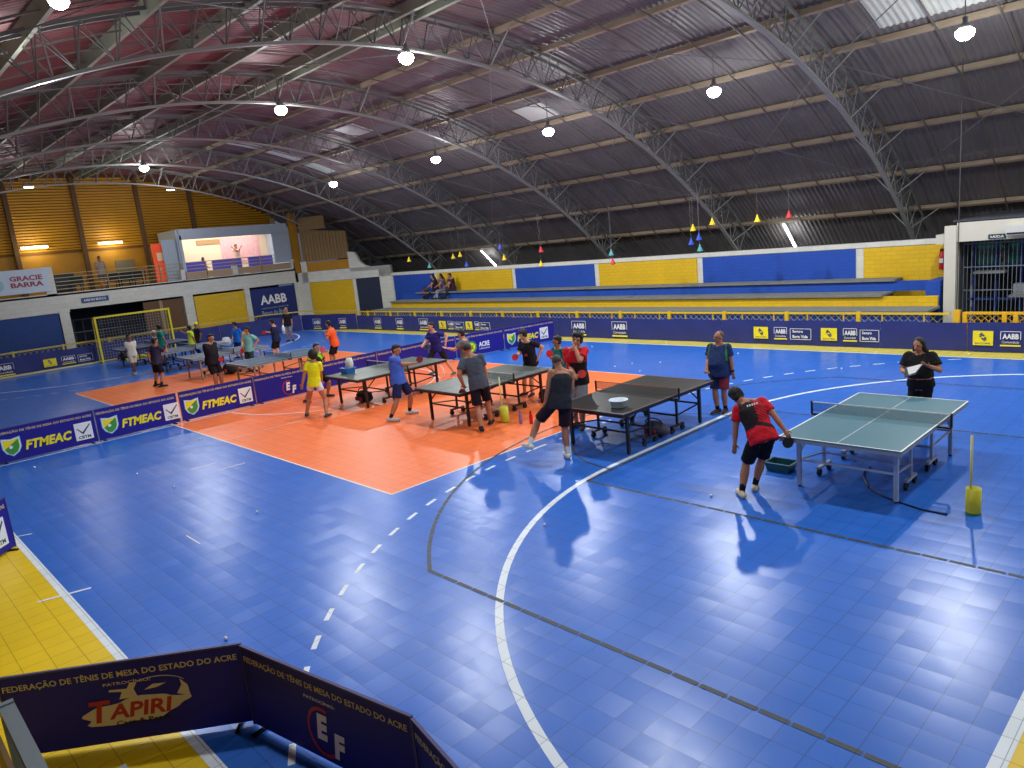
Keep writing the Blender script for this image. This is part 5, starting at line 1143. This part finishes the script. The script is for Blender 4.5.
pb = P['woman']
t = thing('notebook', pb['arms'][1][3], 'white sheet with dark cover held by the woman in black', 'notebook')
hL, hR = pb['arms'][0][3], pb['arms'][1][3]; c = (hL + hR) / 2 + V((0, -.06, .0)); u_ = (hL - hR).normalized(); v_ = (Z * .8 + V((.1, .6, 0))).normalized(); v_ = (v_ - u_ * v_.dot(u_)).normalized(); n_ = u_.cross(v_)
if n_.y > 0: n_ = -n_
part('cover', G().slab(c, u_, v_, n_, [(-.16, -.1), (.0, -.1), (.13, .04), (-.13, .08)], -.006, 0), M_BLACK, t); part('page', G().slab(c, u_, v_, n_, [(-.09, -.075), (.0, -.07), (.13, .05), (-.10, .055)], .001, .004), M_WHITE, t)
pb = P['woman']; part('shirt_print', text(G(), 'WORLD', pb['NE'] - pb['up'] * .17 - pb['r'] * -.11 + pb['tf'] * .128, -pb['r'], pb['up'], pb['tf'], 0, 0, .2, .035, .004), mat('faint_print', (120, 120, 120), .6), pb['t'])
pb = P['black']; part('shirt_emblem', G().slab(pb['PE'] + pb['up'] * .2 + pb['tf'] * .125, pb['r'], pb['up'], pb['tf'], [(.05 * cos(2 * pi * i / 12), .035 * sin(2 * pi * i / 12)) for i in range(12)], -.01, .012), M_RED, pb['t'])
s0 = P['standing']; hh = s0['arms'][1][3]
solo('towel', G().loft([(hh + Z * .02, V((1, 0, 0)), V((0, 1, 0)), .03, .03), (hh - Z * .12, V((1, 0, 0)), V((0, 1, 0)), .09, .06), (hh - Z * .4, V((1, 0, 0)), V((0, 1, 0)), .10, .06)], 12), M_WHITE, hh, 'white towel hanging from the hand of the man before the club sign', 'towel', smooth=True)

# ---------------------------------------------------------------- small things
def bin_(x, y, r, h, hp, lab, lean=0, flip=False):
    t = thing('ball_collector_tube', (x, y, 0), lab, 'ball collector', 'yellow ball collectors')
    m = mat('collector_yellow', (196, 192, 40), .45); part('tub', G().lathe((x, y, 0), [(r * .96, 0), (r, .02), (r, h), (r * .9, h), (r * .9, .03), (0, .03)], 24), m, t, True)
    part('base_ring', G().lathe((x, y, 0), [(r * .98, .001), (r * 1.02, .002), (r * 1.02, .02), (r * .98, .021)], 24), M_GREEN, t, True)
    part('pole', G().cyl((x - CR.x * r * .45, y - CR.y * r * .45, .03), (x - CR.x * (r * .45 + lean), y - CR.y * (r * .45 + lean), hp), .014, n=10), mat('pole_pale_yellow', (200, 196, 120), .5), t, True)
bin_(2.60, -1.25, .080, .31, .95, 'yellow ball tub with a tall pole right of the teal table')
bin_(-5.93, -.74, .090, .33, .95, 'yellow ball tub with a pole on the orange floor by the grey-topped table')
def bottle(x, y, c, lab):
    t = thing('water_bottle', (x, y, 0), lab, 'bottle', 'bottles on the orange floor')
    part('flask', G().lathe((x, y, 0), [(0, 0), (.036, .002), (.038, .02), (.038, .17), (.022, .205), (.02, .22), (0, .22)], 14), mat('bottle_%d' % c[0], c, .3), t, True)
    part('cap', G().lathe((x, y, .22), [(.023, 0), (.023, .03), (.012, .04), (.01, .06), (0, .06)], 12), mat('cap_%d' % c[0], tuple(int(v * .8) for v in c), .4), t, True)
bx = [(-5.72, -.22 + .0)]
bottle(-5.31, -.60, (214, 20, 40), 'red drinking bottle on the orange floor'); bottle(-5.54, -.67, (160, 130, 190), 'lilac drinking bottle left of the red bottle')
t = thing('plastic_bowl', (-2.58, -1.2, .76), 'white plastic bowl standing on the near end of the black table', 'bowl')
part('bowl', G().lathe((-2.58, -1.2, .7605), [(0, 0), (.11, 0), (.125, .01), (.148, .115), (.165, .12), (.165, .127), (.142, .124), (.118, .016), (0, .012)], 28), mat('bowl_white', (206, 222, 236), .35), t, True)
for i in range(7): solo('table_tennis_ball', G().lathe((-2.58 + .05 * cos(i * 2.4), -1.2 + .055 * sin(i * 2.4), .7735 + .001 * i), [(.02 * sin(pi * j / 8), .02 - .02 * cos(pi * j / 8)) for j in range(9)], 12), M_WHITE, (-2.58 + .05 * cos(i * 2.4), -1.2 + .055 * sin(i * 2.4), .773), 'white ball lying in the bowl on the black table', 'ball', 'balls in the white bowl', True)
def basin(x, y, z, sx, sy, h, m, lab, name='plastic_basin', cat='basin'):
    t = thing(name, (x, y, z), lab, cat); g = G(); q = lambda a, b, zz: [(x - a, y - b, zz), (x + a, y - b, zz), (x + a, y + b, zz), (x - a, y + b, zz)]
    L_ = [q(sx * .84, sy * .84, z + .002), q(sx, sy, z + h), q(sx + .02, sy + .02, z + h), q(sx + .02, sy + .02, z + h + .012), q(sx - .012, sy - .012, z + h + .012), q(sx * .82, sy * .82, z + .012)]
    vs = [p for l in L_ for p in l]; fs = [(k * 4 + i, k * 4 + (i + 1) % 4, k * 4 + 4 + (i + 1) % 4, k * 4 + 4 + i) for k in range(5) for i in range(4)] + [(3, 2, 1, 0), (20, 21, 22, 23)]
    g.add(vs, fs); part('tub', g, m, t); return t
basin(.07, -.87, 0, .19, .14, .12, mat('basin_dark_teal', (20, 78, 92), .4), 'dark teal plastic basin on the floor behind the bending player')
basin(-11.25, -1.1, .76, .17, .13, .13, mat('tub_blue', (40, 110, 190), .4), 'blue plastic tub on the near end of the table by the barrier')
solo('paper_stack', G().loft([(V((-11.28, -1.02, .80)), V((1, 0, 0)), V((0, 1, 0)), .11, .07), (V((-11.3, -1.0, 1.0)), V((1, 0, 0)), V((0, 1, 0)), .13, .08), (V((-11.28, -1.0, 1.13)), V((1, 0, 0)), V((0, 1, 0)), .1, .05)], 10), mat('towel_cream', (214, 216, 206), .8, bump=.5), (-11.28, -1.02, .79), 'cream towel bundled in the blue tub', 'towel', smooth=True)
def bag(x, y, sc, m, lab, z=0, sy=1):
    t = thing('sports_bag', (x, y, z), lab, 'bag'); g = G(); g.ell((x, y, z + .15 * sc), (V((1, 0, 0)), V((0, 1, 0)), Z), (.26 * sc, .17 * sc * sy, .15 * sc), 18, 12); g.ell((x + .05, y, z + .12 * sc), (V((1, 0, 0)), V((0, 1, 0)), Z), (.29 * sc, .14 * sc * sy, .12 * sc), 14, 10)
    part('bag_body', g, m, t, True); part('strap', G().tube([(x + .2 * sc * cos(a), y - .02, z + .26 * sc + .1 * sc * sin(a)) for a in [pi * i / 8 for i in range(9)]], .012, 6), M_BLACK, t)
    part('pocket', G().b2((x - .12 * sc, y - .19 * sc, z + .07 * sc), (x + .12 * sc, y - .1 * sc, z + .16 * sc)), mat('bag_red_trim', (130, 40, 50), .7), t)
bag(-10.95, -.92, 1.0, mat('bag_black', (26, 22, 28), .8, bump=.5), 'black sports bag with red pocket under the table by the barrier')
bag(-6.45, 1.1, .9, mat('bag_dark2', (30, 30, 36), .8, bump=.5), 'dark bag under the far end of the grey-topped table')
bag(-24.6, 11.75, .8, mat('bag_dark', (44, 42, 48), .7), 'dark bag on the top step left of the spectators', 1.53)
bag(-31.3, -.75, 1.2, mat('bag_black', (26, 22, 28), .8), 'black bag lying inside the goal')
bag(-20.5, -.35, 1.3, mat('bag_dark2', (30, 30, 36), .8), 'dark bag under the second far blue-grey table')
bag(-2.6, -.2, .9, mat('bag_grey', (70, 66, 84), .8, bump=.5), 'grey bag under the middle of the black table')
CABLE = [(1.07, -.2), (1.07, -.43), (1.12, -.62), (1.23, -.81), (1.32, -.98), (1.42, -1.1), (1.6, -1.23), (1.79, -1.33), (2.11, -1.45), (2.39, -1.46)]
solo('floor_cable', G().tube([(a, b, .011) for a, b in CABLE], .011, 6), M_BLACK, (1.07, -.2, 0), 'black cable curling over the blue floor under the teal table', 'cable')
# chairs / benches of yellow and blue plastic beyond the barrier
def chair(x, y, a, col, lab):
    t = thing('plastic_chair', (x, y, 0), lab, 'chair', 'plastic chairs at the far end'); m = mat('plastic_%d' % col[0], col, .4); c_, s_ = cos(a), sin(a); W = lambda dx, dy, z: (x + dx * c_ - dy * s_, y + dx * s_ + dy * c_, z)
    part('seat', G().box(W(0, 0, .43), (.42, .42, .03), a), m, t); part('backrest', G().box(W(0, .2, .66), (.42, .03, .38), a), m, t)
    for dx in (-.18, .18):
        for dy in (-.18, .18): part('leg', G().beam(W(dx * 1.1, dy * 1.1, 0), W(dx, dy, .42), .035), m, t)
chair(-25.6, 2.3, .5, (232, 220, 40), 'yellow plastic chair left of the boy in bright blue')
chair(-26.4, 2.8, .2, (226, 226, 226), 'white plastic chair behind the yellow chair')
# pale bench strip under the goal
solo('foam_mat', G().b2((-31.1, -.8, .005), (-30.7, 1.2, .10)), mat('mat_yellow', (220, 208, 50), .6), (-30.9, .2, 0), 'low yellow mat lying in front of the goal', 'mat')
solo('ball_bag', G().lathe((-29.7, 3.4, 0), [(0, 0), (.2, .02), (.24, .2), (.15, .42), (0, .45)], 14), mat('pale_sack', (200, 204, 214), .8, bump=.5), (-29.7, 3.4, 0), 'white sack on the floor near the yellow wall panel', 'sack', smooth=True)
# stray balls on the floor
BALLS = [(-2.21, -8.2, 'near the corner of the dark foreground boards'), (-5.54, -6.32, 'on the open blue floor left of the dashed arc'), (-8.18, -6.62, 'on the blue floor below the gap in the barrier'), (-1.46, -4.3, 'inside the white arc below the man in the tank top'), (-.21, -2.33, 'left of the bending player'), (-9.78, -6.74, 'in front of the second board from the left'), (-12.63, -7.87, 'in front of the leftmost board'),
 (-7.41, 4.82, 'on the far blue floor above the orange corner, left one'), (-7.2, 5.32, 'on the far blue floor above the orange corner, upper one'), (-6.52, 5.67, 'on the far blue floor above the black table'), (-6.32, 4.47, 'close to the far orange edge'), (-10.34, 7.39, 'near the far sideline left of the framed logos'), (-5.16, 7.39, 'right of the stout man'), (-5.09, 8.21, 'on the far sideline behind the stout man'), (-1.91, 8.35, 'on the yellow strip left of the woman'), (-3.0, 8.53, 'on the yellow strip by the second yellow logo'), (-11.35, -4.95, 'beside the orange corner by the barrier'), (.06, 8.6, 'on the yellow strip below the gate'), (-1.9, 6.2, 'beyond the dashed arc behind the teal table'), (-8.3, 8.6, 'on the yellow strip above the man in red and black')]
for x, y, l in BALLS: solo('table_tennis_ball', G().lathe((x, y, .001), [(.02 * sin(pi * j / 8), .02 - .02 * cos(pi * j / 8)) for j in range(9)], 14), M_WHITE, (x, y, 0), 'white ball ' + l, 'ball', 'stray balls on the floor', True)
solo('hoop', G().tube([(-11.2 + .17 * cos(2 * pi * i / 20), 1.75 + .03, .21 + .19 * sin(2 * pi * i / 20)) for i in range(21)], .012, 6), M_WHITE, (-11.2, 1.75, 0), 'small pale hoop standing on the orange floor beyond the tables', 'hoop')
M_BAGD = mat('dark_rope', (60, 60, 64), .8)
# hanging paper bells / pennants on strings along the far side
for y_, pts in ((10.0, [(-8.02, 3.5, 'y'), (-7.33, 3.63, 'y'), (-5.84, 3.59, 'y'), (-4.87, 3.62, 'r'), (-8.11, 3.07, 'b'), (-7.82, 3.2, 'b'), (-7.8, 2.85, 't'), (-23.3, 3.25, 'y'), (-20.05, 3.22, 'y'), (-19.57, 3.28, 'y'), (-16.83, 3.01, 'y'), (-14.73, 3.21, 'r'), (-14.8, 2.68, 'y'), (-11.31, 2.6, 'r'), (-11.35, 2.9, 't'), (-19.2, 2.85, 'b'), (-17.0, 3.45, 'b'), (-21.8, 2.9, 't')]),):
    cm = {'y': (236, 206, 30), 'r': (206, 50, 60), 'b': (50, 80, 200), 't': (80, 160, 160)}; nm = {'y': 'yellow', 'r': 'red', 'b': 'blue', 't': 'pale green'}
    for i, (x, z, c) in enumerate(sorted(pts)):
        t = thing('paper_bell', (x, y_, z), '%s paper bell hanging over the stand, number %s from the left' % (nm[c], ['one', 'two', 'three', 'four', 'five', 'six', 'seven', 'eight', 'nine', 'ten', 'eleven', 'twelve', 'thirteen', 'fourteen', 'fifteen', 'sixteen', 'seventeen', 'eighteen'][i]), 'paper bell', 'hanging paper bells')
        part('bell', G().lathe((x, y_, z - .11), [(.02, -.03), (.10, 0), (.075, .05), (.04, .13), (.02, .2), (0, .22)], 8), mat('paper_' + nm[c].replace(' ', '_'), cm[c], .6), t)
        part('string', G().cyl((x, y_, z + .1), (x, y_, 4.55), .004, n=4), M_ROD, t)
solo('pennant_line', G().cyl((-27, 10, 4.55), (3, 10, 4.62), .004, n=5), M_BAGD, (-12, 10, 4.55), 'thin line strung along the far side carrying the paper bells', 'line')
solo('net_mast_rope', G().cyl((-.46, 9.5, 0.0), (-.44, 9.5, 6.72), .011, n=8), M_BAGD, (-.46, 9.5, 0), 'thin vertical steel rope by the white column up to the roof', 'rope')
